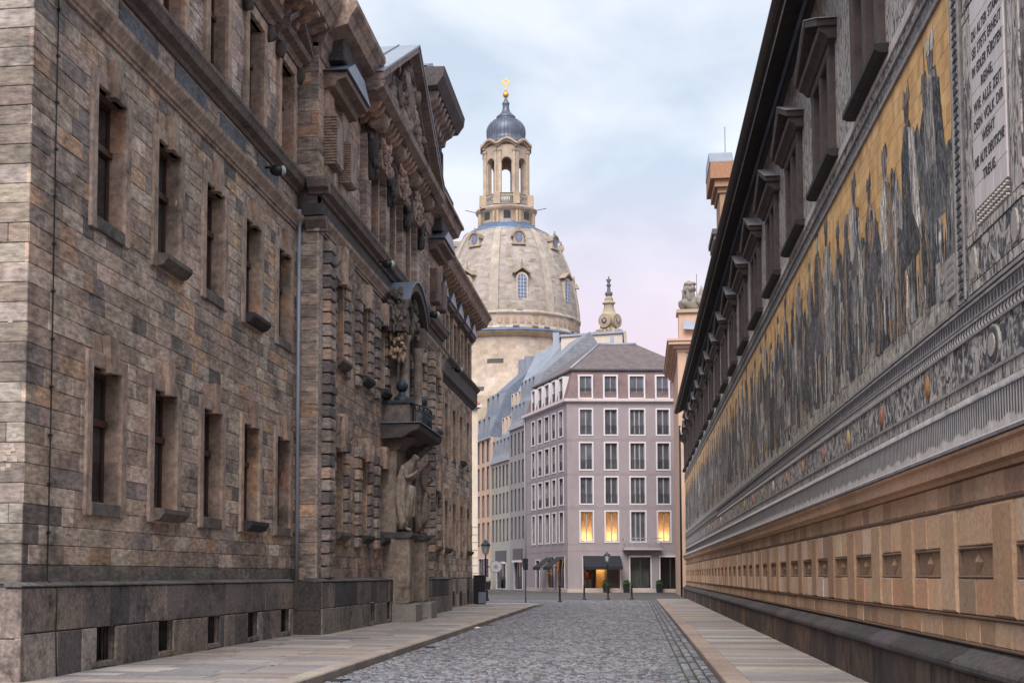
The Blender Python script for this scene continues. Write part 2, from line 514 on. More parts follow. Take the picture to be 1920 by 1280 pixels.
def relief(mb, s0, s1, n0, n1, z0, z1, count, rmin, rmax, c, seed):
    qq = random.Random(seed)
    for k in range(count):
        r_ = qq.uniform(rmin, rmax)
        mb.lump(qq.uniform(s0, s1), qq.uniform(n0, n1), qq.uniform(z0, z1), r_ * qq.uniform(.6, 1.3), r_ * .8, r_ * qq.uniform(.7, 1.8), seed * 100 + k, .5, vary(c, qq, .25), 8, 6)
def pieces(fr, rects, n0, n1, name, mat, parent, q, limit=300, gap=0.006, ch=0.012, palfn=None, jitter=0.006, rest='joined_blocks', key=None):
    """single blocks for the ones that show largest, the rest as one joined part"""
    if key is None: key = lambda r: -(r[1] - r[0]) * (r[3] - r[2]) / max(1.0, abs(r[0])) ** 2.6
    rects = sorted(rects, key=key)
    tail = MB(fr)
    for i, r in enumerate(rects):
        c = palfn(r, q) if palfn else pick(q)
        j = q.uniform(-jitter, jitter)
        if i < limit:
            MB(fr).stone(r[0] + gap, r[1] - gap, n0, n1 + j, r[2] + gap, r[3] - gap, ch, c).build(name, mat, parent)
        else:
            tail.stone(r[0] + gap, r[1] - gap, n0, n1 + j, r[2] + gap, r[3] - gap, ch, c)
    if tail.f: tail.build(rest, mat, parent, 'stuff')

# ------------------------------------------------------------------ ground, road, pavements
def structure(ob): ob['kind'] = 'structure'; return ob
M['ground'] = plain('pavement_ground', (0.16, 0.15, 0.15), 0.85, var=0.2, scale=2)
structure(MB().add([(-900, -200, -0.03), (900, -200, -0.03), (900, 1800, -0.03), (-900, 1800, -0.03)], [(0, 1, 2, 3)]).build('ground', 'ground'))

def plaza_mat():
    m, nt, N, L, b = newmat('plaza_setts')
    v = pos(N, L)
    vo = N.new('ShaderNodeTexVoronoi'); vo.feature = 'F1'; vo.inputs['Scale'].default_value = 7.0
    L.new(v, vo.inputs['Vector'])
    c = ramp(N, L, noise(N, L, vo.outputs['Position'], 9.0, 2), [(0.35, (0.15, 0.145, 0.15)), (0.65, (0.30, 0.285, 0.285))])
    c = mix(N, L, ramp(N, L, vo.outputs['Distance'], [(0.045, 0), (0.075, 1)]), c, (0.06, 0.058, 0.06))
    L.new(c, b.inputs['Base Color']); b.inputs['Roughness'].default_value = 0.6
    bump(N, L, b, vo.outputs['Distance'], -0.4, 0.01)
    return m
M['plaza'] = plaza_mat()
structure(MB().box(-60, 40, 88, 200, -0.03, -0.004).build('plaza', 'plaza'))

def lk(y): return -4.72 - 0.0088 * max(0, y - 18) if y < 70 else -5.2        # left kerb line
def rk(y): return 1.26 - 0.0026 * y                                            # right kerb line
road = structure(MB().add([(-9, -5, -0.026), (3.6, -5, -0.026), (3.6, 89, -0.026), (-9, 89, -0.026)], [(0, 1, 2, 3)]).build('road', 'bed'))

def make_setts():
    q = np.random.default_rng(3)
    out = []
    y = 15.5
    while y < 89:
        p = 0.105 if y < 46 else 0.15
        x0 = -4.72 - 0.0088 * max(0, y - 18) + 0.03 if y < 71 else -9.5
        x1 = 1.26 - 0.0026 * y - 0.50
        n = int((x1 - x0) / (p * 1.12))
        w = q.uniform(0.75, 1.3, n); w *= (x1 - x0) / w.sum()
        xe = x0 + np.concatenate([[0], np.cumsum(w)])
        yc = y + p / 2 + 0.02 * np.sin(xe[:-1] * 1.7 + y * 0.9)
        out.append(np.stack([xe[:-1], xe[1:], yc - p / 2 + q.normal(0, 0.006, n), yc + p / 2 + q.normal(0, 0.006, n)], 1))
        y += p
    # three long gutter courses beside the kerb
    for k in range(3):
        y = 15.5
        while y < 90:
            l = q.uniform(0.16, 0.27)
            xb = 1.26 - 0.0026 * y - 0.49 + k * 0.162
            out.append(np.array([[xb, xb + 0.145, y, y + l]])); y += l
    S = np.concatenate(out); n = len(S)
    g = q.uniform(0.004, 0.011, (n, 4))
    x0, x1, y0, y1 = S[:, 0] + g[:, 0], S[:, 1] - g[:, 1], S[:, 2] + g[:, 2], S[:, 3] - g[:, 3]
    i = 0.016
    zt = q.normal(0.0, 0.0045, n); tl = q.normal(0, 0.0035, (n, 4))
    zb = np.full(n, -0.024)
    V = np.empty((n, 8, 3))
    for k, (a, b) in enumerate(((x0, y0), (x1, y0), (x1, y1), (x0, y1))):
        V[:, k] = np.stack([a, b, zb], 1)
    for k, (a, b) in enumerate(((x0 + i, y0 + i), (x1 - i, y0 + i), (x1 - i, y1 - i), (x0 + i, y1 - i))):
        V[:, 4 + k] = np.stack([a + q.normal(0, 0.004, n), b + q.normal(0, 0.004, n), zt + tl[:, k]], 1)
    F0 = np.array([(4, 5, 6, 7), (0, 1, 5, 4), (1, 2, 6, 5), (2, 3, 7, 6), (3, 0, 4, 7)])
    base = q.uniform(0.07, 0.25, n)
    C = np.stack([base * .97, base * 1.0, base * 1.13], 1)
    wm = q.random(n) < 0.10; C[wm] *= np.array([1.2, 1.02, 0.9])
    order = np.argsort(np.abs(S[:, 2] - 19.6) + np.abs(S[:, 0] + 2.0) * 0.05 + (S[:, 2] < 19.3) * 99)
    near, rest = order[:300], order[300:]
    def emit(idx, name, kind):
        m = len(idx)
        F = (F0[None] + (np.arange(m) * 8)[:, None, None]).reshape(-1, 4)
        return npmesh(name, V[idx].reshape(-1, 3), F, np.repeat(C[idx], 5, axis=0), 'cobble', road, kind)
    for k in near: emit(np.array([k]), 'cobblestone', None)
    emit(rest, 'cobblestone_field', 'stuff')
make_setts()
mo = MB()
for k in (0, 1):
    mo.add([(1.26 - 0.5 + k * 0.162 - 0.012 - 0.04, 15.5, -0.012), (1.26 - 0.5 + k * 0.162 + 0.014 - 0.04, 15.5, -0.012),
            (1.26 - 0.5 + k * 0.162 + 0.014 - 0.20, 70, -0.012), (1.26 - 0.5 + k * 0.162 - 0.012 - 0.20, 70, -0.012)], [(0, 1, 2, 3)])
mo.build('moss_joint', 'moss', road, 'stuff')

q = random.Random(21)
SLAB = [((0.29, 0.27, 0.265), 30), ((0.22, 0.215, 0.225), 22), ((0.35, 0.295, 0.26), 22), ((0.39, 0.365, 0.35), 14), ((0.31, 0.235, 0.195), 10)]
lp = structure(MB().add([(-9.2, 8, 0.06), (-4.9, 8, 0.06), (-5.45, 72, 0.06), (-9.2, 72, 0.06)], [(0, 1, 2, 3)]).build('pavement', 'bed'))
rp = structure(MB().add([(1.3, 8, 0.03), (3.6, 8, 0.03), (3.4, 91, 0.03), (1.1, 91, 0.03)], [(0, 1, 2, 3)]).build('pavement', 'bed'))
def paving(xa, xb, y0, y1, parent, splits, near, zt=0.12):
    rows = []
    y = y0
    while y < y1:
        d = q.uniform(0.28, 0.62)
        a, b = xa(y), xb(y)
        cuts = [a] + sorted(a + (b - a) * (f + q.uniform(-0.1, 0.1)) for f in splits) + [b]
        for i in range(len(cuts) - 1): rows.append((cuts[i], cuts[i + 1], y, min(y + d, y1)))
        y += d
    tail = MB(); cnt = 0
    for r in rows:
        if r[2] < 12: continue
        mb = MB() if cnt < near else tail
        g, z = 0.004, zt + q.uniform(-0.003, 0.003)
        c = pick(q, SLAB)
        x0, x1, ya, yb = r[0] + g, r[1] - g, r[2] + g, r[3] - g
        mb.add([(x0, ya, zt - .06), (x1, ya, zt - .06), (x1, yb, zt - .06), (x0, yb, zt - .06), (x0 + .006, ya + .006, z), (x1 - .006, ya + .006, z), (x1 - .006, yb - .006, z), (x0 + .006, yb - .006, z)],
               [(4, 5, 6, 7), (0, 1, 5, 4), (1, 2, 6, 5), (2, 3, 7, 6), (3, 0, 4, 7)], c)
        if mb is not tail: mb.build('paving_slab', 'slab', parent); cnt += 1
    if tail.f: tail.build('joined_slabs', 'slab', parent, 'stuff')
paving(lambda y: -9.0, lambda y: lk(y) - 0.30, 15, 72, lp, (0.36, 0.7), 290)
paving(lambda y: rk(y) + 0.34, lambda y: 3.45, 15, 91, rp, (), 200, 0.075)
def kerb(line, w, side, y0, y1, parent, cc, h=0.125):
    y = y0
    while y < y1:
        l = q.uniform(0.8, 1.35); e_ = min(y + l, y1) - 0.006
        a, b = line(y), line(e_)
        c = vary(cc, q, 0.18)
        xs = (0, side * w)
        o0, o1 = xs
        MB().add([(a + o0, y, -0.03), (a + o1, y, -0.03), (b + o1, e_, -0.03), (b + o0, e_, -0.03), (a + o0 + side * .018, y, h), (a + o1, y, h), (b + o1, e_, h), (b + o0 + side * .018, e_, h),
                  (a + o0, y, h - .02), (b + o0, e_, h - .02)],
                 [(4, 5, 6, 7), (0, 1, 5, 4, 8), (1, 2, 6, 5), (2, 3, 9, 7, 6), (3, 0, 8, 9), (8, 4, 7, 9)] if side > 0 else
                 [(7, 6, 5, 4), (8, 4, 5, 1, 0), (5, 6, 2, 1), (6, 7, 9, 3, 2), (9, 8, 0, 3), (9, 7, 4, 8)], c).build('kerb_stone', 'slab', parent)
        y += l
kerb(lk, 0.30, -1, 15, 69.5, lp, (0.34, 0.29, 0.26))
kerb(rk, 0.34, 1, 15, 91, rp, (0.33, 0.26, 0.22), 0.08)
for y in (20.6, 30.4, 44.0):
    dr = MB(); x = lk(y) + .03
    dr.box(x, x + .3, y, y + .42, -.02, .012); dr = dr.build('drain_frame', 'iron', road)
    for k in range(6): MB().box(x + .03, x + .27, y + .04 + k * .06, y + .07 + k * .06, .012, .017).build('drain_bar', 'patina', dr)
# rounded pavement corner at the crossing and the far pavement tongues
M['concrete'] = plain('pale_paving', (0.34, 0.32, 0.31), 0.8, var=0.15, scale=1.5)
structure(MB().add([(-30, 72.2, 0.115), (-9.2, 72.2, 0.115), (-5.2, 69.6, 0.115), (-4.95, 71.5, 0.115), (-6.2, 74.2, 0.115), (-30, 76.5, 0.115),
                    (-30, 72.2, -0.03), (-9.2, 72.2, -0.03), (-5.2, 69.6, -0.03), (-4.95, 71.5, -0.03), (-6.2, 74.2, -0.03), (-30, 76.5, -0.03)],
                   [(0, 1, 2, 3, 4, 5), (1, 0, 6, 7), (2, 1, 7, 8), (3, 2, 8, 9), (4, 3, 9, 10), (5, 4, 10, 11)]).build('pavement', 'concrete'))
structure(MB().add([(-40, 84, 0.08), (-12.5, 84.5, 0.08), (-9.2, 86.8, 0.08), (-13, 93, 0.08), (-40, 97, 0.08), (-40, 84, -0.03), (-12.5, 84.5, -0.03), (-9.2, 86.8, -0.03), (-13, 93, -0.03), (-40, 97, -0.03)],
                   [(0, 1, 2, 3, 4), (1, 0, 5, 6), (2, 1, 6, 7), (3, 2, 7, 8), (4, 3, 8, 9)]).build('pavement', 'concrete'))

# ------------------------------------------------------------------ sandstone palace
q = random.Random(5)
FL = Frame((-8.65, 0, 0), (0, 1, 0), (1, 0, 0))          # s = along the street, n = towards the street
FE = Frame((-8.65, 18.6, 0), (-1, 0, 0), (0, -1, 0))     # end face towards the camera
palace = thing('sandstone_palace', 'long sooty sandstone palace with portal statues, balcony and carved gable', 'building', (-8.65, 40, 0))
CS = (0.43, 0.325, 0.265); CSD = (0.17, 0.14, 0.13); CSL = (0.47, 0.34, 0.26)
WIN_S = [20.97 + 2.855 * k for k in range(5)]
WW = 1.24
wing_holes = [(s, s + WW, z0, z1) for s in WIN_S for z0, z1 in ((2.76, 4.94), (7.38, 9.55), (12.05, 14.3))]
wall1 = wall_sheet(FL, cut([(18.66, 34.4, 1.4, 15.3)], wing_holes), -0.02, 0.5, (0.09, 0.08, 0.075), 'wall', 'ashlar', palace)
blk = cut(courses(18.6, 34.3, 1.46, 10.42, 0.29, 0.36, 0.95, q), [h for h in wing_holes if h[3] < 11])
def soil(r, q_):
    c = pick(q_)
    if r[2] < 1.6: c = vary((0.19, 0.165, 0.15), q_, 0.25)
    elif r[2] < 2.6 and q_.random() < 0.4: c = tuple(x * 0.75 for x in c)
    return c
pieces(FL, blk, -0.06, 0.0, 'stone_block', 'ashlar', wall1, q, 300, palfn=soil, rest='joined_blocks', gap=0.004, ch=0.008)
up = cut(courses(18.6, 34.3, 10.77, 11.42, 0.325, 0.6, 1.4, q), [])
up += cut(courses(18.6, 34.3, 11.8, 15.2, 0.34, 0.4, 1.1, q), [h for h in wing_holes if h[2] > 11])
pieces(FL, up, -0.06, 0.0, 'stone_block', 'ashlar', wall1, q, 0, rest='joined_blocks', gap=0.004, ch=0.008)
wall_end = MB(FE).box(0.06, 6.0, -1.2, -0.02, 1.4, 15.3, (0.1, 0.09, 0.085)).build('wall', 'ashlar', palace)
EP = [((0.29, 0.25, 0.215), 30), ((0.24, 0.20, 0.17), 30), ((0.34, 0.30, 0.27), 18), ((0.18, 0.155, 0.14), 10)]
pieces(FE, courses(0.0, 3.0, 1.46, 10.42, 0.29, 0.9, 1.6, q), -0.06, 0.0, 'stone_block', 'ashlar', wall_end, q, 60, palfn=lambda r, q_: pick(q_, EP), gap=0.004, ch=0.008)

# plinth blocks, cellar openings with iron bars
CEL = [s + 0.05 for s in WIN_S]
ph = [(s, s + 0.82, 0.22, 0.80) for s in CEL]
plinth = wall_sheet(FL, cut([(18.36, 33.7, 0.0, 1.43)], ph), 0.12, 0.6, (0.07, 0.065, 0.065), 'plinth', 'plinth', palace)
MB(FL).mould([(-0.1, 1.43), (0.165, 1.43), (0.165, 1.45), (0.0, 1.50), (-0.1, 1.50)], 18.27, 33.75, (0.14, 0.13, 0.13)).build('plinth_ledge', 'plinth', palace)
PP = [((0.27, 0.22, 0.19), 30), ((0.17, 0.15, 0.145), 22), ((0.38, 0.335, 0.30), 22), ((0.11, 0.10, 0.10), 8)]
pb = courses(18.3, 33.7, 0.78, 1.42, 0.64, 0.6, 1.2, q)
pl = cut(courses(18.3, 33.7, 0.0, 0.77, 0.77, 0.6, 1.3, q), ph)
pieces(FL, pb, 0.06, 0.15, 'plinth_block', 'plinth', plinth, q, 60, palfn=lambda r, q_: pick(q_, PP[:2] + PP[3:]), gap=0.004)
pieces(FL, pl, 0.06, 0.155, 'plinth_block', 'plinth', plinth, q, 60, palfn=lambda r, q_: pick(q_, PP), gap=0.004)
pe = MB(FE).box(-0.10, 5, 0.0, 0.27, 0.0, 1.43, (0.07, 0.065, 0.065)).build('plinth', 'plinth', palace)
for r in courses(-0.15, 3.5, 0.0, 1.42, 0.71, 1.0, 1.6, q):
    MB(FE).stone(r[0], r[1] - .008, 0.2, 0.302, r[2] + .004, r[3] - .004, .012, pick(q, PP)).build('plinth_block', 'plinth', pe)
def cellar(s, n, parent, w=0.82, z0=0.22, z1=0.80):
    g = MB(FL).box(s - 0.01, s + w + 0.01, n - 0.30, n - 0.26, z0 - .01, z1 + .01).build('cellar_opening', 'void', parent)
    MB(FL).box(s - 0.005, s + w + 0.005, n - 0.45, n - 0.02, z1 - 0.02, z1 + 0.0).build('lintel', 'plinth', g)
    MB(FL).box(s, s + w, n - 0.42, n + 0.02, z0 - 0.07, z0 + 0.005, (0.24, 0.2, 0.17)).build('cellar_sill', 'plinth', g)
    for k in range(6):
        x = s + w * (k + 0.5) / 6
        MB(FL).tube([(x, n - 0.12, z0), (x, n - 0.12, z1)], 0.014, 6).build('iron_bar', 'iron', g)
    for sx in (s - 0.004, s + w - 0.026): MB(FL).box(sx, sx + 0.03, n - 0.26, n - 0.05, z0, z1, (0.2, 0.165, 0.14)).build('jamb', 'plinth', g)
for s in CEL: cellar(s, 0.15, palace)

def window(fr, s, w, z0, z1, n, parent, key=True, sill='flat', depth=0.25, sur=0.24, proud=0.05, c=CS, transom=0.62, cut_sill=0.22, mat='stone'):
    """stone surround (the part) with reveal, timber frame, panes, keystone and sill below it"""
    mb = MB(fr)
    a, b = s - sur, s + w + sur
    nb = n - 0.10
    cj = vary(c, q, 0.12)
    mb.stone(a, s, nb, n + proud, z0 - cut_sill, z1 + sur, .012, cj)
    mb.stone(s + w, b, nb, n + proud, z0 - cut_sill, z1 + sur, .012, vary(c, q, 0.12))
    mb.stone(s, s + w, nb, n + proud, z1, z1 + sur, .012, vary(c, q, 0.12))
    mb.box(s - 0.02, s + 0.004, n - depth - 0.1, n - 0.002, z0, z1, cj)
    # the far reveal is built of separate courses
    zz = z0
    while zz < z1 - 0.05:
        h = min(q.uniform(0.45, 0.8), z1 - zz)
        mb.box(s + w - 0.004, s + w + 0.02, n - depth - 0.1, n - 0.002, zz, zz + h - 0.004, vary((0.36, 0.265, 0.21) if q.random() < 0.75 else (0.44, 0.27, 0.18), q, 0.15)); zz += h
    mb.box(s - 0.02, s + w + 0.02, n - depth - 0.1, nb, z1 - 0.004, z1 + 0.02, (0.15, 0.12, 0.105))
    wd = mb.build('window', mat, parent)
    if sill == 'flat':
        MB(fr).stone(s, s + w, n - depth, n + proud + 0.003, z0 - cut_sill, z0, .012, vary((0.17, 0.15, 0.14), q)).build('sill', mat, wd)
    else:
        dk = (0.05, 0.045, 0.05) if sill == 'black' else (0.15, 0.125, 0.11)
        MB(fr).stone(s, s + w, n - depth, n + proud + 0.003, z0 - cut_sill, z0 - 0.01, .012, vary(c, q)).build('sill', mat, wd)
        MB(fr).mould([(n + proud - .02, z0 - .2), (n + .16, z0 - .17), (n + .26, z0 - .06), (n + .26, z0 + .02), (n + proud - .02, z0 + .05)], s - 0.04, s + w + 0.12, dk).build('window_box', mat, wd)
    if key:
        m_ = s + w / 2
        MB(fr).prism([(m_ - 0.11, z1 - 0.05), (m_ + 0.11, z1 - 0.05), (m_ + 0.2, z1 + 0.55), (m_ - 0.2, z1 + 0.55)], n - 0.05, n + 0.14, vary((0.38, 0.28, 0.225), q)).build('keystone', mat, wd)
        for sg in (-1, 1):
            MB(fr).prism([(m_ + sg * .215, z1 + sur + .003), (m_ + sg * .56, z1 + sur + .003), (m_ + sg * .62, z1 + .5), (m_ + sg * .235, z1 + .5)][::sg], n - 0.05, n + 0.018, vary(CSL, q)).build('voussoir', mat, wd)
    nf = n - depth
    fm = MB(fr)
    for x0, x1 in ((s, s + 0.07), (s + w - 0.07, s + w), (s + w / 2 - 0.04, s + w / 2 + 0.04)): fm.box(x0, x1, nf - 0.06, nf, z0, z1)
    zt = z0 + (z1 - z0) * transom
    for a0, a1, pr in ((z0, z0 + 0.08, 0.004), (z1 - 0.07, z1, 0.004), (zt - 0.06, zt + 0.05, 0.05)): fm.box(s + .002, s + w - .002, nf - 0.062, nf + pr, a0, a1)
    fm.build('window_frame', 'wood', wd)
    for x0, x1 in ((s + .07, s + w / 2 - .04), (s + w / 2 + .04, s + w - .07)):
        for a0, a1 in ((z0 + .08, zt - .06), (zt + .05, z1 - .07)):
            MB(fr).box(x0, x1, nf - 0.045, nf - 0.03, a0, a1).build('pane', 'glass', wd)
    MB(fr).box(s + .006, s + w - .006, nf - 0.12, nf - 0.07, z0 + .002, z1 - .006).build('room', 'void', wd)
    return wd

for k, s in enumerate(WIN_S):
    window(FL, s, WW, 2.76, 4.94, 0.0, palace, True, ('flat', 'box', 'flat', 'black', 'flat')[k])
    window(FL, s, WW, 7.38, 9.55, 0.0, palace, True, ('flat', 'box', 'flat', 'black', 'flat')[k])
    w2 = window(FL, s, WW, 12.05, 14.3, 0.0, palace, False, 'flat', sur=0.26, proud=0.08, c=CSL)
    # upper hood: cornice on every window, a gable on every second one
    MB(FL).mould([(0, 14.58), (.1, 14.60), (.16, 14.75), (.34, 14.80), (.40, 14.90), (0, 14.95)], s - 0.55, s + WW + 0.55, (0.25, 0.185, 0.155)).build('hood_cornice', 'stone', w2)
    for sg in (s - 0.42, s + WW + 0.2): MB(FL).lump(sg + 0.11, 0.12, 14.38, 0.11, 0.14, 0.22, int(s * 7), 0.2, (0.10, 0.085, 0.08)).build('bracket', 'stone', w2)
    if k % 2 == 0:
        m_ = s + WW / 2
        MB(FL).prism([(m_ - 1.16, 14.96), (m_ + 1.16, 14.96), (m_, 15.62)], -0.05, 0.13, (0.2, 0.15, 0.125)).build('hood_gable', 'stone', w2)
        for sg in (-1, 1):
            MB(FL).prism([(m_, 15.62), (m_ + sg * 1.2, 14.94), (m_ + sg * 1.22, 15.06), (m_, 15.76)][::-sg], -0.05, 0.42, (0.24, 0.18, 0.155)).build('hood_rake', 'stone', w2)
            MB(FL).prism([(m_, 15.765), (m_ + sg * 1.24, 15.06), (m_ + sg * 1.24, 15.08), (m_, 15.79)][::-sg], -0.05, 0.45).build('hood_flashing', 'slate', w2)

def string(s0, s1, n=0.0, c=CS, name='string_course'):
    MB(FL).mould([(n - .1, 10.40), (n + .05, 10.40), (n + .05, 10.46), (n + .09, 10.47), (n + .11, 10.53), (n + .22, 10.66), (n + .24, 10.74), (n, 10.79), (n - .1, 10.79)], s0, s1, c).build(name, 'stone', palace)
def cornice2(s0, s1, n=0.0):
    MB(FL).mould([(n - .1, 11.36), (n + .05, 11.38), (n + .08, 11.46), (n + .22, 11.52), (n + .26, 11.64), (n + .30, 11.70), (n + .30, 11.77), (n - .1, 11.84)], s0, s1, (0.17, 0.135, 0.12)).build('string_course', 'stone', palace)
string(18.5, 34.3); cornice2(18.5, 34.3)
for k in range(10):
    if k % 2 == 0: MB(FL).stone(19.0 + k * 1.43, 20.9 + k * 1.43, -.05, 0.03, 10.85, 11.32, .02, vary((0.14, 0.14, 0.155), q)).build('frieze_panel', 'ashlar', wall1)

def main_cornice(s0, s1, n, z=15.2, br=True, h=1.45, pr=1.15):
    ob = MB(FL).mould([(n - .3, z - .35), (n + .04, z - .35), (n + .07, z), (n + .14, z + .06), (n + .2, z + .35), (n + pr * .75, z + .5), (n + pr * .85, z + .75), (n + pr * .9, z + .8), (n + pr, z + h * .8), (n + pr, z + h * .92), (n - .3, z + h)], s0, s1, (0.33, 0.245, 0.20)).build('main_cornice', 'stone', palace)
    if br:
        s = s0 + 0.3
        while s < s1 - 0.3:
            mb = MB(FL)
            prof = [(n + .16, z + .05), (n + .26, z + .08), (n + .32, z + .22), (n + .5, z + .26), (n + .62, z + .34), (n + pr * .72, z + .38), (n + pr * .72, z + .49), (n + .16, z + .36)]
            mb.mould(prof, s, s + 0.26, (0.38, 0.26, 0.19))
            mb.build('cornice_bracket', 'stone', ob); s += 0.78
    return ob
main_cornice(18.6, 34.35, 0.0)

# --- projecting centre: 34.3 .. 57.2
NB = 0.55
A0, A1 = 34.3, 57.2
ctr_holes = []
BAYS = [('A', 36.2, 1.2), ('B', 39.68, 1.12), ('C', 42.55, 1.1), ('C', 47.5, 1.1), ('B', 50.45, 1.1), ('A', 54.35, 1.15)]
for nm, s, w in BAYS:
    ctr_holes += [(s, s + w, 2.72, 5.0), (s, s + w, 7.4, 9.58)]
ctr_holes += [(44.75, 46.65, 0.4, 5.2), (44.75, 46.65, 6.5, 9.6)]
UPW = [(40.75, 1.55), (43.85, 1.5), (46.95, 1.5)]
ctr_holes += [(s, s + w, 11.9, 14.0) for s, w in UPW]
wall2 = wall_sheet(FL, cut([(A0, A1, 1.4, 15.4)], ctr_holes), NB - 0.02, 0.6, (0.10, 0.085, 0.08), 'wall', 'ashlar', palace)
b2 = cut(courses(A0, A1, 1.46, 10.4, 0.317, 0.4, 0.9, q) + courses(A0, A1, 11.84, 15.3, 0.33, 0.4, 0.9, q), ctr_holes)
pieces(FL, b2, NB - .05, NB, 'stone_block', 'ashlar', wall2, q, 180, palfn=lambda r, q_: pick(q_, [((0.37, 0.27, 0.215), 30), ((0.26, 0.205, 0.185), 20), ((0.46, 0.33, 0.25), 24)]), gap=.004, ch=.008)
# return face towards the camera
FRt = Frame((-8.65, 34.3, 0), (1, 0, 0), (0, -1, 0))
rt = MB(FRt).box(-0.02, 0.53, -0.4, -0.02, 1.4, 15.4, (0.1, 0.085, 0.08)).build('wall', 'ashlar', palace)
for r in courses(0.0, 0.55, 1.46, 10.4, 0.317, 0.6, 0.9, q) + courses(0.0, 0.55, 11.84, 15.3, 0.33, 0.3, 0.6, q):
    up_ = r[2] > 11
    MB(FRt).stone(r[0] + .002, r[1] - .002, -.05, 0.012, r[2] + .004, r[3] - .004, .008, pick(q, [((0.38, 0.30, 0.25), 20), ((0.46, 0.29, 0.20), 20 if up_ else 3), ((0.29, 0.235, 0.20), 16)])).build('stone_block', 'ashlar', rt)
# corner pier front strip
FRt2 = MB(FL).box(34.28, 34.75, NB - .02, NB + .03, 1.46, 10.4, (0.40, 0.335, 0.30)).build('corner_pier', 'ashlar', palace)
string(34.24, 57.26, NB); cornice2(34.24, 57.26, NB)
FS = Frame((-8.65, 34.3, 0), (1, 0, 0), (0, -1, 0))
MB(FS).mould([(-.1, 10.40), (.05, 10.40), (.05, 10.46), (.11, 10.53), (.22, 10.66), (.24, 10.74), (0, 10.79), (-.1, 10.79)], 0.24, NB + .236, CSD).build('string_course', 'stone', palace)
MB(FS).mould([(-.1, 11.36), (.05, 11.38), (.08, 11.46), (.22, 11.52), (.30, 11.70), (.30, 11.77), (-.1, 11.84)], 0.30, NB + .296, CSD).build('string_course', 'stone', palace)
MB(FL).stone(34.14, 34.72, .1, NB + .16, 10.80, 11.10, .02, (0.05, 0.048, 0.052)).build('pier_block', 'stone', palace)
# plinth of the centre
p2h = [(39.9, 40.6, 0.2, 0.8), (42.5, 43.1, 0.2, 0.8), (48.0, 48.7, .2, .8), (44.6, 46.8, 0.0, 1.5)]
pl2 = wall_sheet(FL, cut([(33.62, 57.6, 0.0, 1.43)], p2h), 0.85, 1.0, (0.07, 0.065, 0.065), 'plinth', 'plinth', palace)
MB(FL).mould([(0.4, 1.43), (0.895, 1.43), (0.895, 1.45), (0.6, 1.52), (0.4, 1.52)], 33.6, 44.5, (0.12, 0.11, 0.11)).build('plinth_ledge', 'plinth', palace)
MB(FL).mould([(0.4, 1.43), (0.895, 1.43), (0.895, 1.45), (0.6, 1.52), (0.4, 1.52)], 46.9, 57.6, (0.12, 0.11, 0.11)).build('plinth_ledge', 'plinth', palace)
for r in cut(courses(33.62, 57.6, 0.78, 1.42, 0.64, 0.7, 1.1, q), p2h):
    MB(FL).stone(r[0] + .004, r[1] - .004, .8, .88, r[2], r[3] - .004, .012, pick(q, [((0.075, 0.072, 0.075), 30), ((0.15, 0.135, 0.125), 20), ((0.21, 0.18, 0.155), 8)])).build('plinth_block', 'plinth', pl2)
for r in cut(courses(33.62, 57.6, 0.0, 0.77, 0.77, 0.7, 1.2, q), p2h):
    MB(FL).stone(r[0] + .004, r[1] - .004, .8, .885, r[2], r[3] - .004, .012, pick(q, [((0.20, 0.18, 0.16), 30), ((0.24, 0.21, 0.18), 20), ((0.11, 0.1, 0.1), 10)])).build('plinth_block', 'plinth', pl2)
FPr = Frame((-8.65, 33.62, 0), (1, 0, 0), (0, -1, 0))
for r in courses(0.1, 0.84, 0.0, 1.42, 0.71, 0.7, 0.9, q):
    MB(FPr).stone(r[0], r[1], -.1, .02, r[2] + .004, r[3] - .004, .012, (0.07, 0.06, 0.055)).build('plinth_block', 'plinth', pl2)
for s in (39.9, 42.5): cellar(s, 0.88, palace, 0.66)

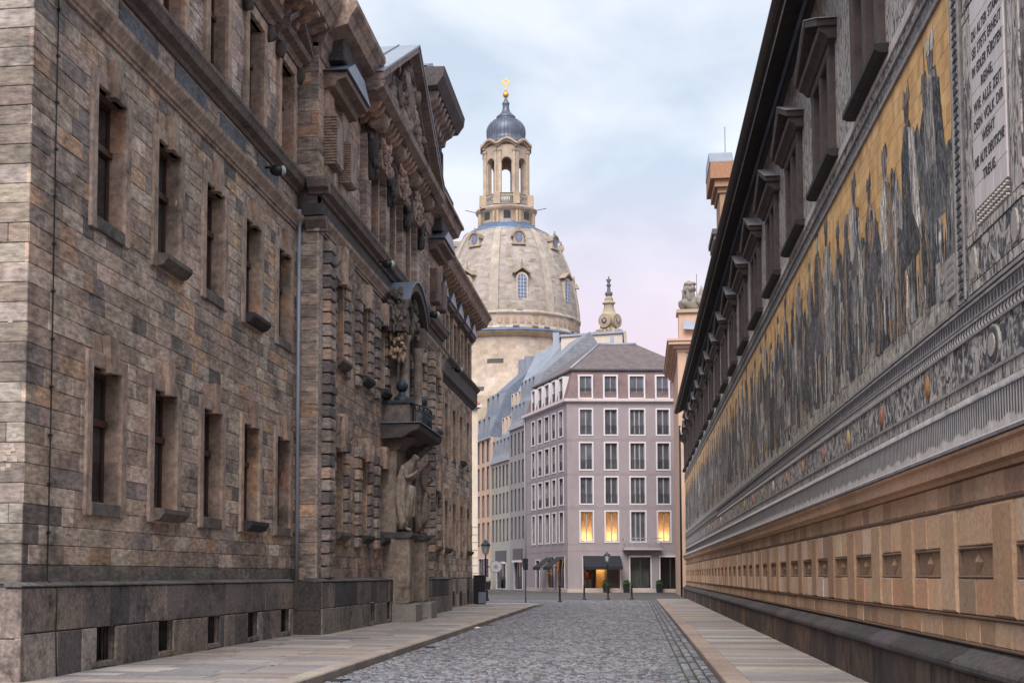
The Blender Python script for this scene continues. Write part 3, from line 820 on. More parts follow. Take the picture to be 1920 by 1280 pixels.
RB = [((0.26, 0.21, 0.19), 30), ((0.15, 0.13, 0.13), 18), ((0.40, 0.285, 0.22), 18), ((0.36, 0.30, 0.265), 16)]
def rustic(s0, s1, n0, n1, z0, z1, parent, h=0.317):
    k = max(1, round((z1 - z0) / h)); hh = (z1 - z0) / k
    for i in range(k):
        MB(FL).stone(s0, s1, n0, n1 + q.uniform(-.012, .012), z0 + i * hh + 0.022, z0 + (i + 1) * hh - 0.022, .03, pick(q, RB)).build('rusticated_block', 'ashlar', parent)
rus = MB(FL).box(34.76, 38.4, NB - .03, NB + .02, 1.46, 10.38, (0.13, 0.11, 0.1)) if False else None
for nm, s, w in BAYS:
    far = s > 46
    for z0, z1, sl in ((2.72, 5.0, True), (7.4, 9.58, True)):
        wd = window(FL, s, w, z0, z1, NB, palace, False, 'black' if nm != 'A' else 'box', depth=0.42, sur=0.06, proud=0.02, cut_sill=0.3)
        m_ = s + w / 2
        top = 0.62 if nm != 'A' else 0.95
        MB(FL).prism([(m_ - .13, z1 - .06), (m_ + .13, z1 - .06), (m_ + .24, z1 + top), (m_ - .24, z1 + top)], NB - .05, NB + .24, (0.47, 0.35, 0.28)).build('keystone', 'stone', wd)
        for sg in (-1, 1):
            MB(FL).prism([(m_ + sg * .16, z1 + .003), (m_ + sg * .66, z1 + .003), (m_ + sg * .8, z1 + top - .08), (m_ + sg * .27, z1 + top - .08)][::sg], NB - .05, NB + .12, vary((0.42, 0.31, 0.25), q)).build('voussoir', 'stone', wd)
        jw = 0.62
        pn = 0.12
        rustic(s - jw, s - 0.03, NB - .02, NB + pn, z0 - 0.35, z1 + 0.3, wd)
        rustic(s + w + 0.03, s + w + jw, NB - .02, NB + pn, z0 - 0.35, z1 + 0.3, wd)
        if nm == 'A':
            for sg in (s - .32, s + w + .12):
                MB(FL).mould([(NB, z1 + .35), (NB + .17, z1 + .3), (NB + .24, z1 + .42), (NB + .26, z1 + .72), (NB + .3, z1 + .8), (NB, z1 + .84)], sg, sg + .2, (0.25, 0.2, 0.17)).build('console', 'stone', wd)
for s0, s1 in ((34.78, 35.45), (53.0, 53.62)):
    rustic(s0, s1, NB - .02, NB + .24, 1.5, 6.3, wall2)
    rustic(s0, s1, NB - .02, NB + .24, 6.5, 10.3, wall2)
    MB(FL).box(s0 - .05, s1 + .05, NB - .02, NB + .28, 6.3, 6.48, (0.15, 0.13, 0.12)).build('pilaster_band', 'stone', wall2)

# upper storey of the centre: hanging panels, giant pilasters, carved shields
for s0, zt in ((34.95, 13.7), (36.75, 13.5)):
    MB(FL).box(s0, s0 + .75, NB, NB + .10, 11.86, 14.6, (0.40, 0.29, 0.23)).build('lesene', 'stone', palace)
    pp = MB(FL)
    pp.stone(s0 - .06, s0 + .82, NB, NB + .34, 12.35, zt, .05, (0.29, 0.225, 0.19))
    for k in range(16):
        zz = 12.42 + k * (zt - 12.45) / 16
        for sx in (s0 - .06, s0 + .80): pp.box(sx - .025, sx + .045, NB + .02, NB + .35, zz, zz + .045, (0.26, 0.19, 0.15))
    pp.build('hanging_panel', 'plinth', palace)
for s0, zt in ((53.6, 13.7), (55.3, 13.5)):
    MB(FL).stone(s0 - .06, s0 + .82, NB, NB + .34, 12.35, zt, .05, (0.19, 0.14, 0.12)).build('hanging_panel', 'plinth', palace)
for s0 in (34.8, 53.2):
    hd = MB(FL).mould([(NB, 14.35), (NB + .3, 14.4), (NB + .36, 14.55), (NB + .6, 14.62), (NB + .62, 14.74), (NB, 14.8)], s0, s0 + 2.9, (0.2, 0.15, 0.12)).build('hood_cornice', 'stone', palace)
    MB(FL).prism([(s0 - .1, 14.8), (s0 + 3.0, 14.8), (s0 + 2.1, 15.25), (s0 + .8, 15.25)], NB - .1, NB + .68).build('hood_flashing', 'slate', hd)
    at_ = MB(FL)
    at_.stone(s0 + .3, s0 + 2.6, NB - .3, NB + .5, 15.2, 16.75, .04, (0.075, 0.07, 0.072)); at_.box(s0 + .1, s0 + 2.8, NB - .3, NB + .62, 16.75, 16.95, (0.08, 0.075, 0.075))
    at_.build('attic_block', 'plinth', palace)
PIL = [39.95, 43.05, 46.15, 49.2]
for i, s in enumerate(PIL):
    pb_ = MB(FL).box(s - .28, s + .32, NB - .01, NB + .2, 11.85, 14.75, (0.1, 0.09, 0.085)).build('giant_pilaster', 'ashlar', palace)
    for r in courses(s - .3, s + .34, 11.86, 14.7, 0.34, 0.7, 0.9, q):
        MB(FL).stone(r[0], r[1], NB, NB + .22, r[2] + .004, r[3] - .004, .01, pick(q, [((0.30, 0.235, 0.205), 20), ((0.42, 0.32, 0.26), 20)])).build('stone_block', 'ashlar', pb_)
    sc = MB(FL)
    sc.lump(s + .02, NB + .28, 14.35, .3, .2, .5, i, .35, (0.07, 0.062, 0.06)); sc.lump(s + .02, NB + .3, 13.7, .2, .14, .35, i + 9, .4, (0.065, 0.06, 0.06))
    relief(sc, s - .22, s + .28, NB + .25, NB + .45, 13.5, 14.7, 24, .06, .13, (0.09, 0.08, 0.075), 50 + i)
    sc.build('carved_mask', 'stone', pb_)
    # scroll with rings
    fr_ = Frame((-8.65 + NB + .5, s - .24, 0), (1, 0, 0), (0, 1, 0))
    sv = MB(fr_)
    for k in range(5):
        r0 = .30 - k * .055
        ang = [j * 2 * math.pi / 18 for j in range(18)]
        nn = (0.0 - (.05 if k % 2 else 0.0) + .02 * k, .5)
        vs_ = [(r0 * math.cos(t), nn[0], 15.12 + r0 * math.sin(t)) for t in ang] + [(r0 * math.cos(t), nn[1], 15.12 + r0 * math.sin(t)) for t in ang]
        sv.add(vs_, [(j, (j + 1) % 18, 18 + (j + 1) % 18, 18 + j) for j in range(18)] + [tuple(range(17, -1, -1))], (0.31, 0.24, 0.2))
    sv.build('scroll', 'stone', pb_)
for i, (s, w) in enumerate(UPW):
    wd = window(FL, s, w, 11.9, 14.0, NB, palace, False, 'flat', depth=.35, sur=.16, proud=.06, cut_sill=.04)
    sh = MB(FL)
    sh.prism([(s + .1, 14.0), (s + w - .1, 14.0), (s + w + .1, 14.35), (s + w - .15, 14.95), (s + .15, 14.95), (s - .1, 14.35)], NB, NB + .45, (0.38, 0.28, 0.225))
    relief(sh, s, s + w, NB + .44, NB + .5, 14.05, 14.9, 40, .05, .13, (0.40, 0.29, 0.23), 20 + i)
    sh.build('carved_shield', 'stone', wd)
# wavy modillions below the gable
for k in range(22):
    s = 38.9 + k * .5
    if any(abs(s + .1 - p) < .42 for p in PIL): continue
    pr = [(NB + .05, 14.95), (NB + .2, 14.98), (NB + .32, 15.12), (NB + .5, 15.1), (NB + .68, 15.22), (NB + .8, 15.42), (NB + .05, 15.42)]
    MB(FL).mould(pr, s, s + .2, vary((0.44, 0.30, 0.215), q)).build('cornice_bracket', 'stone', palace)
main_cornice(34.3, 38.4, NB, 15.35, False, 1.2, 1.0)
main_cornice(50.4, 57.3, NB, 15.3, False, 1.0, 0.9)
main_cornice(57.3, 72.6, 0.0, 14.2, True, 1.1, 1.0)
# carved gable
G0, G1, GA = 38.3, 50.3, 44.5
gab = MB(FL).prism([(G0, 15.42), (G1, 15.42), (GA, 18.75)], NB - .3, NB + .35, (0.2, 0.16, 0.14)).build('gable', 'stone', palace)
MB(FL).mould([(NB - .3, 15.40), (NB + .8, 15.40), (NB + 1.0, 15.5), (NB + 1.05, 15.66), (NB + .34, 15.72)], G0 - .3, G1 + .3, (0.29, 0.225, 0.19)).build('gable_cornice', 'stone', gab)
for sg, e_ in ((-1, G0), (1, G1)):
    p0, p1 = (GA, 18.75), (e_ + sg * .32, 15.5)
    for dz0, dz1, nn in ((0.0, .2, .7), (.2, .42, 1.0)):
        MB(FL).prism([(p0[0], p0[1] + dz0), (p1[0], p1[1] + dz0), (p1[0], p1[1] + dz1), (p0[0], p0[1] + dz1)][::-sg], NB - .3, NB + nn, (0.27, 0.21, 0.185)).build('gable_rake', 'stone', gab)
rl = MB(FL)
for k in range(26):
    t = q.uniform(-1, 1); s = GA + t * 3.6; zmax = 18.3 - abs(t) * 2.3
    rl.lump(s, NB + .42, q.uniform(15.9, max(16.0, zmax - .1)), q.uniform(.25, .5), q.uniform(.2, .36), q.uniform(.3, .7), k, .45, vary((0.25, 0.2, 0.18), q, .25))
rl.lump(GA, NB + .5, 17.0, .55, .4, 1.15, 77, .3, (0.17, 0.14, 0.125)); rl.lump(GA, NB + .55, 18.2, .22, .26, .3, 78, .2, (0.17, 0.14, 0.125))
relief(rl, GA - 2.6, GA + 2.6, NB + .5, NB + .75, 15.9, 16.9, 60, .08, .2, (0.24, 0.19, 0.165), 31)
relief(rl, GA - 1.0, GA + 1.0, NB + .5, NB + .8, 16.6, 18.0, 40, .08, .18, (0.25, 0.2, 0.175), 32)
rl.build('gable_relief', 'stone', gab)
# roof behind the gable, with seams and snow hooks
rf = MB(FL)
for e_, sg in ((G0 - .35, -1), (G1 + .35, 1)):
    rf.prism([(GA, 19.15), (e_, 15.92), (e_, 15.98), (GA, 19.22)][::-sg], NB - 6, NB + 1.04)
rf = rf.build('gable_roof', 'zinc', palace)
sl = (19.15 - 15.9) / (GA - G0 + .1)
for k in range(8):
    nn = NB + .3 - k * .8
    mb = MB(FL); mb.add([(G0 - .1, nn, 16.1), (GA, nn, 19.2), (GA, nn + .04, 19.2), (G0 - .1, nn + .04, 16.1), (G0 - .1, nn, 16.17), (GA, nn, 19.27), (GA, nn + .04, 19.27), (G0 - .1, nn + .04, 16.17)],
                        [(4, 5, 6, 7), (0, 1, 5, 4), (3, 7, 6, 2)]).build('roof_seam', 'slate', rf)
for k in range(5):
    for j in range(2):
        s = G0 + .9 + j * 1.9 + (k % 2) * .5; z = 16.1 + (s - G0 + .1) * sl
        MB(FL).box(s - .06, s + .06, NB - .1 - k * .6, NB + .02 - k * .6, z, z + .14).build('snow_hook', 'iron', rf)
# dark attic tower beyond the gable
tw = MB(FL).box(51.2, 56.2, -3.2, NB + .1, 15.6, 20.0, (0.055, 0.055, 0.06)).build('attic_tower', 'plinth', palace)
for k in range(7): MB(FL).box(51.4 + k * .7, 51.75 + k * .7, NB + .08, NB + .2, 16.6, 19.0, (0.06, 0.058, 0.06)).build('tower_pilaster', 'plinth', tw)
MB(FL).mould([(NB, 20.0), (NB + .7, 20.05), (NB + .95, 20.4), (NB + 1.0, 20.75), (NB - 4, 20.85), (NB - 4, 20.0)], 50.6, 56.8, (0.09, 0.08, 0.08)).build('tower_cornice', 'stone', tw)
for k in range(8):
    s = 51.2 + k * .66
    MB(FL).mould([(NB + .1, 19.3), (NB + .25, 19.35), (NB + .3, 19.6), (NB + .55, 19.75), (NB + .68, 20.02), (NB + .1, 20.02)], s, s + .3, (0.32, 0.25, 0.21)).build('cornice_bracket', 'stone', tw)
cm = MB(FL)
for k in range(8): cm.lump(51.0, NB - .4 - k * .5, 19.5 + (k % 2) * .2, .25, .3, .4, k, .4, (0.12, 0.1, 0.095))
cm.build('tower_carving', 'stone', tw)
MB(FL).prism([(50.7, 20.86), (56.7, 20.86), (55.2, 21.5), (52.2, 21.5)], -3.0, NB + .3).build('tower_roof', 'slate', tw)
# main roofs
for s0, s1, z, n in ((18.6, 34.6, 16.5, -.1), (34.6, 57.3, 16.3, .3), (57.3, 72.4, 15.2, -.1)):
    MB(FL).mould([(n, z), (n - 5, z + 2.0), (n - 10, z)], s0, s1).build('roof', 'slate', palace)
MB(FL).box(18.8, 72.0, -12.0, -1.0, 0.0, 15.2, (0.1, 0.09, 0.085)).build('core', 'ashlar', palace)

# --- portal, statues, balcony
portal = MB(FL)
PC = (0.28, 0.225, 0.185)
for s0 in (43.55, 46.75):
    portal.stone(s0, s0 + 1.05, NB - .2, NB + .42, 0.6, 5.75, .03, PC)
    portal.stone(s0 + .05, s0 + 1.0, NB, NB + .85, 0.7, 2.8, .05, PC)
    portal.mould([(NB - .1, 2.78), (NB + .86, 2.78), (NB + .95, 2.86), (NB + .95, 2.95), (NB - .1, 2.97)], s0 - .03, s0 + 1.08, (0.08, 0.085, 0.09))
    portal.mould([(NB, 5.55), (NB + .5, 5.6), (NB + .7, 5.8), (NB + .95, 5.98), (NB, 6.02)], s0 - .05, s0 + 1.1, (0.16, 0.13, 0.115))
portal.box(44.6, 46.75, NB - .3, NB + .2, 5.2, 5.8, PC)
portal = portal.build('portal', 'stone', palace)
for s0 in (43.35, 46.65):
    MB(FL).stone(s0, s0 + 1.3, NB - .1, NB + 1.1, 0.06, 0.68, .02, (0.24, 0.225, 0.21)).build('base_block', 'slab', portal)
for k in range(3):
    MB(FL).box(44.66, 46.64, NB - .5, NB + .95 - k * .3, 0.06 + k * .15, 0.20 + k * .15, (0.33, 0.31, 0.29)).build('step', 'slab', portal)
MB(FL).box(44.7, 46.7, NB - .62, NB - .5, 0.4, 5.2).build('door', 'wood', portal)
bal = MB(FL).mould([(NB - .1, 5.9), (NB + .7, 5.95), (NB + .95, 6.12), (NB + 1.2, 6.2), (NB + 1.25, 6.36), (NB - .1, 6.4)], 43.1, 48.2, (0.085, 0.075, 0.075)).build('balcony', 'stone', palace)
MB(FL).box(43.05, 48.25, NB - .1, NB + 1.3, 6.402, 6.43).build('balcony_flashing', 'slate', bal)
for s0 in (43.3, 47.4):
    MB(FL).stone(s0, s0 + .65, NB - .05, NB + .9, 6.43, 7.05, .03, (0.16, 0.135, 0.125)).build('parapet', 'stone', bal)
    MB(FL).box(s0 - .06, s0 + .71, NB - .05, NB + 1.0, 7.053, 7.15).build('parapet_cap', 'patina', bal)
    fb = MB(FL)
    fb.lathe([(0.26, 7.15), (.26, 7.26), (.16, 7.32), (.1, 7.42), (.09, 7.48)] + [(0.2 * math.sin(R(a)), 7.64 - 0.2 * math.cos(R(a))) for a in range(25, 181, 18)], s0 + .32, NB + .6, 16)
    fb.build('ball_finial', 'patina', bal)
rails = []
def bowed(t): return (43.75 + t * 3.9, NB + .9 + .28 * math.sin(math.pi * t))
for k in range(27):
    s, n = bowed(k / 26)
    MB(FL).tube([(s, n, 6.43), (s, n, 7.02)], .018, 5).build('baluster', 'patina', bal)
MB(FL).tube([(*bowed(t / 12), 7.1) for t in range(13)], .035, 6).build('handrail', 'patina', bal)
MB(FL).tube([(*bowed(t / 12), 6.92) for t in range(13)], .02, 6).build('handrail', 'patina', bal)
MB(FL).tube([(*bowed(t / 12), 6.5) for t in range(13)], .02, 6).build('handrail', 'patina', bal)
for k in range(9):
    s, n = bowed((k + .5) / 9)
    MB(FL).tube([(s + .07 * math.cos(a / 8 * 6.283), n, 7.01 + .07 * math.sin(a / 8 * 6.283)) for a in range(9)], .012, 5).build('rail_ring', 'patina', bal)
# balcony door and its curved hood
bd = window(FL, 44.75, 1.9, 6.5, 9.6, NB, palace, False, 'flat', depth=.6, sur=.3, proud=.3, c=(0.27, 0.225, 0.19), cut_sill=.02)
for s0 in (44.15, 46.9):
    cl = MB(FL); cl.lathe([(.2, 6.45), (.2, 6.6), (.15, 6.65), (.145, 9.0), (.17, 9.05), (.17, 9.15), (.23, 9.3), (.23, 9.4)], s0 + .18, NB + .55, 14, (0.26, 0.215, 0.185)); cl.build('column', 'stone', bd)
hood = MB(FL)
N_ = 12
for k in range(N_):
    t0, t1 = k / N_, (k + 1) / N_
    f_ = lambda t: (43.55 + 4.3 * t, 10.15 + 0.95 * math.sin(math.pi * t) ** 0.8)
    (a, za), (b, zb) = f_(t0), f_(t1)
    hood.prism([(a, za), (b, zb), (b, zb + .28), (a, za + .28)], NB - .1, NB + .8, (0.13, 0.11, 0.1))
hood.box(43.45, 44.1, NB - .1, NB + .74, 9.42, 10.16, (0.12, 0.1, 0.095)); hood.box(47.2, 47.95, NB - .1, NB + .74, 9.42, 10.16, (0.12, 0.1, 0.095))
hood = hood.build('curved_hood', 'stone', bd)
hr = MB(FL)
for k in range(N_):
    (a, za), (b, zb) = f_(k / N_), f_((k + 1) / N_)
    hr.prism([(a, za + .285), (b, zb + .285), (b, zb + .32), (a, za + .32)], NB - .1, NB + .86)
hr.build('hood_flashing', 'slate', bd)
for k_, (args) in enumerate(((44.2, 47.2, NB + .4, NB + .6, 9.7, 10.8, 46, .07, .17, (0.16, 0.13, 0.115), 1), (43.42, 43.5, NB + .05, NB + .74, 9.45, 10.75, 46, .05, .12, (0.15, 0.125, 0.115), 2), (43.62, 43.9, NB + .2, NB + .7, 8.5, 9.4, 60, .04, .10, (0.40, 0.29, 0.21), 3))):
    cw = MB(FL); relief(cw, *args); cw.build('carving', 'stone', bd)

def statue(s, mirror):
    """draped bowed figure, one continuous skin surface, facing the street"""
    J = {'pelvis': (0, 0, 1.42), 'belly': (0.05, 0, 1.68), 'chest': (0.10, 0, 2.0), 'neck': (0.24, 0, 2.27), 'jaw': (0.34, 0, 2.36), 'head': (0.44, 0, 2.46),
         'hipL': (0.02, -.16, 1.32), 'kneeL': (0.20, -.17, 0.74), 'ankL': (0.02, -.16, 0.12), 'toeL': (0.24, -.17, 0.05),
         'hipR': (0.02, .16, 1.32), 'kneeR': (0.06, .17, 0.72), 'ankR': (-0.10, .17, 0.12), 'toeR': (0.12, .18, 0.05),
         'shL': (0.08, -.27, 2.1), 'elL': (0.10, -.36, 1.72), 'wrL': (0.36, -.22, 1.86), 'haL': (0.44, -.12, 1.98),
         'shR': (0.08, .27, 2.1), 'elR': (0.14, .36, 1.66), 'wrR': (0.34, .22, 1.38 if mirror else 1.84), 'haR': (0.40, .16, 1.24 if mirror else 1.95)}
    rad = dict(pelvis=.21, belly=.19, chest=.25, neck=.10, jaw=.14, head=.165, hipL=.165, hipR=.165, kneeL=.105, kneeR=.105, ankL=.065, ankR=.065, toeL=.06, toeR=.06,
               shL=.115, shR=.115, elL=.08, elR=.08, wrL=.055, wrR=.055, haL=.06, haR=.06)
    E_ = [('pelvis', 'belly'), ('belly', 'chest'), ('chest', 'neck'), ('neck', 'jaw'), ('jaw', 'head'), ('pelvis', 'hipL'), ('hipL', 'kneeL'), ('kneeL', 'ankL'), ('ankL', 'toeL'),
          ('pelvis', 'hipR'), ('hipR', 'kneeR'), ('kneeR', 'ankR'), ('ankR', 'toeR'), ('chest', 'shL'), ('shL', 'elL'), ('elL', 'wrL'), ('wrL', 'haL'), ('chest', 'shR'), ('shR', 'elR'), ('elR', 'wrR'), ('wrR', 'haR')]
    nm = list(J)
    me = bpy.data.meshes.new('statue')
    vv = [FL.P(s + J[k][1] * (-1 if mirror else 1), NB + .62 + J[k][0] * 1.0, 2.97 + J[k][2]) for k in nm]
    me.from_pydata(vv, [(nm.index(a), nm.index(b)) for a, b in E_], [])
    me.materials.append(M['statue'])
    ob = bpy.data.objects.new('statue', me); col.objects.link(ob)
    ob.parent = portal; ob.matrix_parent_inverse = world_inv(portal)
    sk = ob.modifiers.new('skin', 'SKIN'); sk.use_smooth_shade = True
    for i, k in enumerate(nm):
        me.skin_vertices[0].data[i].radius = (rad[k], rad[k])
        me.skin_vertices[0].data[i].use_root = (k == 'pelvis')
    ob.modifiers.new('sub', 'SUBSURF').levels = 2
    ob.modifiers['sub'].render_levels = 2
    ob['label'] = 'bowed stone figure wrapped in a cloak'
    cl = MB(FL)
    for k in range(9):
        t = k / 8
        n0 = NB + .42 + .12 * math.sin(k * 1.9); w = .05 + .03 * (k % 3)
        off = -.42 + .84 * t
        cl.tube([(s + off * .75, NB + .62, 5.12 - .05 * abs(off)), (s + off, NB + .50 + .1 * math.sin(k), 4.6), (s + off * 1.1, NB + .48 + .12 * math.sin(k * 2.3), 3.9), (s + off * 1.05, NB + .52 + .1 * math.cos(k), 3.3), (s + off, NB + .55, 3.05)],
                [.07, w + .05, w + .06, w + .07, w + .04], 8, (0.32, 0.26, 0.22))
    for k in range(6):
        a = -.3 + .6 * k / 5
        cl.tube([(s + a * .8, NB + .86, 4.45), (s + a * 1.0, NB + .80 + .05 * (k % 2), 4.1), (s + a * .9, NB + .72 + .06 * (k % 3), 3.55), (s + a, NB + .62, 3.2)], [.07, .085, .075, .05], 8, (0.33, 0.27, 0.225))
    cl.build('drapery', 'stone', ob if False else portal)
    return ob
M['statue'] = plain('statue_stone', (0.22, 0.175, 0.15), 0.85, var=0.45, scale=3.5, bumps=0.3)
statue(44.05, False); statue(47.25, True)

# --- far wing 57.3 .. 72
W3 = [58.7 + 2.68 * k for k in range(5)]
h3 = [(s, s + 1.05, a, b) for s in W3 for a, b in ((2.76, 4.94), (7.1, 9.35), (11.6, 13.4))]
wall3 = wall_sheet(FL, cut([(57.2, 72.0, 1.4, 14.3)], h3), -.02, 0.5, (0.1, 0.09, 0.085), 'wall', 'ashlar', palace)
pieces(FL, cut(courses(57.2, 72.0, 1.46, 10.3, 0.31, 0.5, 1.1, q), h3), -.06, 0.0, 'stone_block', 'ashlar', wall3, q, 0, gap=.004)
for s in W3:
    window(FL, s, 1.05, 2.76, 4.94, 0.0, palace, True, q.choice(['flat', 'black']), c=CSL)
    window(FL, s, 1.05, 7.1, 9.35, 0.0, palace, True, q.choice(['flat', 'black']), c=CSL)
    w3 = window(FL, s, 1.05, 11.6, 13.4, 0.0, palace, False, 'flat', c=CSL, proud=.1)
    m_ = s + .52
    MB(FL).mould([(0, 13.62), (.3, 13.66), (.36, 13.8), (0, 13.84)], s - .5, s + 1.55, CSD).build('hood_cornice', 'stone', w3)
    MB(FL).prism([(m_ - 1.05, 13.84), (m_ + 1.05, 13.84), (m_, 14.5)], -.05, .4).build('hood_gable', 'slate', w3)
MB(FL).mould([(-.1, 10.25), (.05, 10.25), (.1, 10.35), (.25, 10.45), (.25, 11.1), (.4, 11.25), (.4, 11.35), (-.1, 11.4)], 57.2, 72.3, (0.1, 0.09, 0.088)).build('string_course', 'stone', palace)
pl3 = MB(FL).box(57.5, 72.2, -.4, .12, 0.0, 1.43, (0.12, 0.11, 0.105)).build('plinth', 'plinth', palace)
for r in courses(57.6, 72.2, 0.0, 1.42, 0.71, 0.8, 1.3, q): MB(FL).stone(r[0] + .004, r[1] - .004, .06, .15, r[2], r[3] - .004, .012, pick(q, PP)).build('plinth_block', 'plinth', pl3)
for k in range(4): MB(FL).box(60.5 + k * 2.7, 61.1 + k * 2.7, .13, .158, .2, .85).build('cellar_opening', 'void', pl3)

# --- fittings on the palace
MB(FL).tube([(33.98, .13, .5), (33.98, .13, 10.9)], .05, 10).build('downpipe', 'zinc', palace)
MB(FL).tube([(34.02, .3, .12), (34.02, .3, .9), (34.02, .22, 1.35)], .07, 10).build('downpipe_shoe', 'iron', palace)
cb = MB(FL).tube([(19.42, .02, 15), (19.4, .02, 8), (19.43, .02, 4), (19.42, .02, 1.52), (19.44, .17, 1.4), (19.42, .17, .8), (19.45, .18, .12)], .011, 6).build('conductor_cable', 'cable', palace)
for k in range(12): MB(FL).box(19.39, 19.44, 0, .05, 2.2 + k * .72, 2.24 + k * .72).build('cable_clip', 'iron', cb)
for s, n, z in ((31.1, .12, 11.05), (41.6, NB + .3, 11.15), (51.4, NB + .3, 11.4), (62.2, .35, 10.9)):
    fl = MB(FL).lump(s, n + .2, z + .02, .12, .19, .14, 3, .05, (1, 1, 1)).build('floodlight', 'iron', palace)
    MB(FL).tube([(s, n - .1, z + .1), (s, n + .1, z + .1)], .03, 6).build('lamp_arm', 'iron', fl)
    MB(FL).lump(s + .02, n + .32, z + .02, .1, .08, .12, 2, .02).build('lamp_lens', 'lampglass', fl)
# pale square stone patches near the corner
for s, z in ((20.1, 2.43), (20.1, 2.22), (19.7, 5.9), (20.4, 8.3), (24.9, 8.6), (22.7, 6.5)):
    MB(FL).stone(s, s + .05, -.01, .006, z, z + .09, .003, (0.44, 0.4, 0.37)).build('stone_patch', 'reveal', wall1)
for x, z in ((.13, 3.35), (.2, 3.3), (.1, 3.2), (.2, 3.12), (.15, 3.4), (.28, 3.08), (.1, 9.9), (.22, 5.2), (.12, 3.55), (.25, 3.22)):
    MB(FE).stone(x, x + .07, -.01, .007, z, z + .055, .003, (0.44, 0.38, 0.33)).build('stone_patch', 'reveal', wall_end)

# ------------------------------------------------------------------ gallery with the tile mural
q = random.Random(11)
FR = Frame((3.26, 0, 0), (-0.0031, 1, 0), (-1, -0.0031, 0))
gal = thing('mural_gallery', 'long low gallery with gold tile mural above warm sandstone base and dark eaves', 'building', (4.5, 50, 0))
GN = -0.2                                    # wall face behind the plinth face
Y0, Y1 = 9.0, 98.0
MB(FR).box(Y0, Y1, -8.0, GN - .06, 0.0, 12.7, (0.2, 0.16, 0.13)).build('wall', 'panel', gal)
PLK = [((0.075, 0.055, 0.045), 30), ((0.14, 0.09, 0.065), 18), ((0.05, 0.042, 0.04), 14)]
gp = MB(FR).box(Y0, Y1, -0.5, -0.03, 0.0, .70, (0.04, 0.035, 0.035)).build('plinth', 'plinth', gal)
s = Y0
while s < Y1 - .1:
    e_ = min(s + q.uniform(1.0, 1.7), Y1)
    MB(FR).stone(s + .003, e_ - .003, -.1, 0.0, .0, .62, .01, pick(q, PLK)).build('plinth_block', 'wetplinth', gp)
    MB(FR).mould([(-.1, .625), (.035, .63), (.05, .66), (.05, .70), (.03, .73), (-.22, .875), (-.3, .875), (-.3, .625)], s + .003, e_ - .003, vary((0.07, 0.062, 0.06), q, .25)).build('plinth_coping', 'plinth', gp)
    s = e_
PAN = [((0.58, 0.385, 0.25), 30), ((0.63, 0.46, 0.335), 26), ((0.47, 0.30, 0.195), 16), ((0.36, 0.25, 0.185), 6), ((0.52, 0.30, 0.18), 12), ((0.62, 0.48, 0.39), 12)]
PAR = [((0.43, 0.275, 0.17), 30), ((0.48, 0.325, 0.215), 22), ((0.34, 0.22, 0.145), 14)]
dado = MB(FR).box(Y0, Y1, GN - .05, GN - .03, .87, 2.64, (0.07, 0.05, 0.04)).build('dado', 'panel', gal)
PITCH = 2.325; B0 = 13.30 - PITCH
NEAR = 46.0
tail = {k: MB(FR) for k in ('small_block', 'panel_slab', 'pilaster', 'diamond_panel')}
def put(name, s, fn):
    if s < NEAR:
        mb = MB(FR); fn(mb); mb.build(name, 'panel', dado)
    else: fn(tail[name])
for rz0, rz1 in ((.90, 1.15), (2.34, 2.60)):
    s = Y0
    while s < Y1 - .05:
        e_ = min(s + q.uniform(.52, .66), Y1)
        c = pick(q, PAR); jj = q.uniform(-.006, .006)
        put('small_block', s, lambda mb: mb.stone(s + .006, e_ - .006, GN - .04, GN + .01 + jj, rz0, rz1, .016, c))
        s = e_
for nm, z, h, pr in (('dado_ledge', 1.152, .03, .045), ('dado_ledge', 2.302, .036, .045), ('dado_ledge', .872, .03, .05)):
    MB(FR).mould([(GN - .04, z), (GN + pr * .6, z), (GN + pr, z + h * .5), (GN + pr, z + h), (GN - .04, z + h)], Y0, Y1, (0.17, 0.115, 0.085)).build(nm, 'panel', dado)
b = B0
while b < Y1 - 1.0:
    pw = .745
    c = pick(q, PAR)
    put('pilaster', b, lambda mb: mb.stone(b, b + pw, GN - .04, GN + .05, 1.19, 2.30, .03, c))
    a0, a1 = b + pw + .03, b + PITCH - .03
    m_ = (a0 + a1) / 2
    for x0, x1 in ((a0, m_ - .01), (m_ + .01, a1)):
        for z0, z1 in ((1.9, 2.298), (1.19, 1.56)):
            c = pick(q, PAN)
            put('panel_slab', b, lambda mb: mb.stone(x0 + .004, x1 - .004, GN - .04, GN + .028 + (hash((round(x0, 2), z0)) % 7 - 3) * .002, z0, z1, .012, c))
    cc, cd = (tuple(x * .62 for x in pick(q, PAR)) for _ in range(2))
    def diam(mb):
        mb.box(a0, m_ - .004, GN - .04, GN - .02, 1.60, 1.86, cc); mb.box(m_ + .004, a1, GN - .04, GN - .018, 1.60, 1.86, cd)
        for z in (1.565, 1.862): mb.mould([(GN - .04, z), (GN + .02, z), (GN + .03, z + .015), (GN + .012, z + .032), (GN - .04, z + .032)], a0, a1, (0.2, 0.14, 0.105))
        for x in (a0, a1 - .05): mb.box(x, x + .05, GN - .04, GN + .018, 1.60, 1.86, (0.2, 0.14, 0.105))
        r_ = .17; zc = 1.73
        mb.add([(m_ - r_ * .95, GN - .016, zc), (m_, GN - .016, zc - .112), (m_ + r_ * .95, GN - .016, zc), (m_, GN - .016, zc + .112), (m_, GN + .03, zc)], [(0, 1, 4), (1, 2, 4), (2, 3, 4), (3, 0, 4)], cc)
    put('diamond_panel', b, diam)
    b += PITCH
for k, mb in tail.items():
    if mb.f: mb.build('joined_' + k + 's', 'panel', dado, 'stuff')
s = Y0
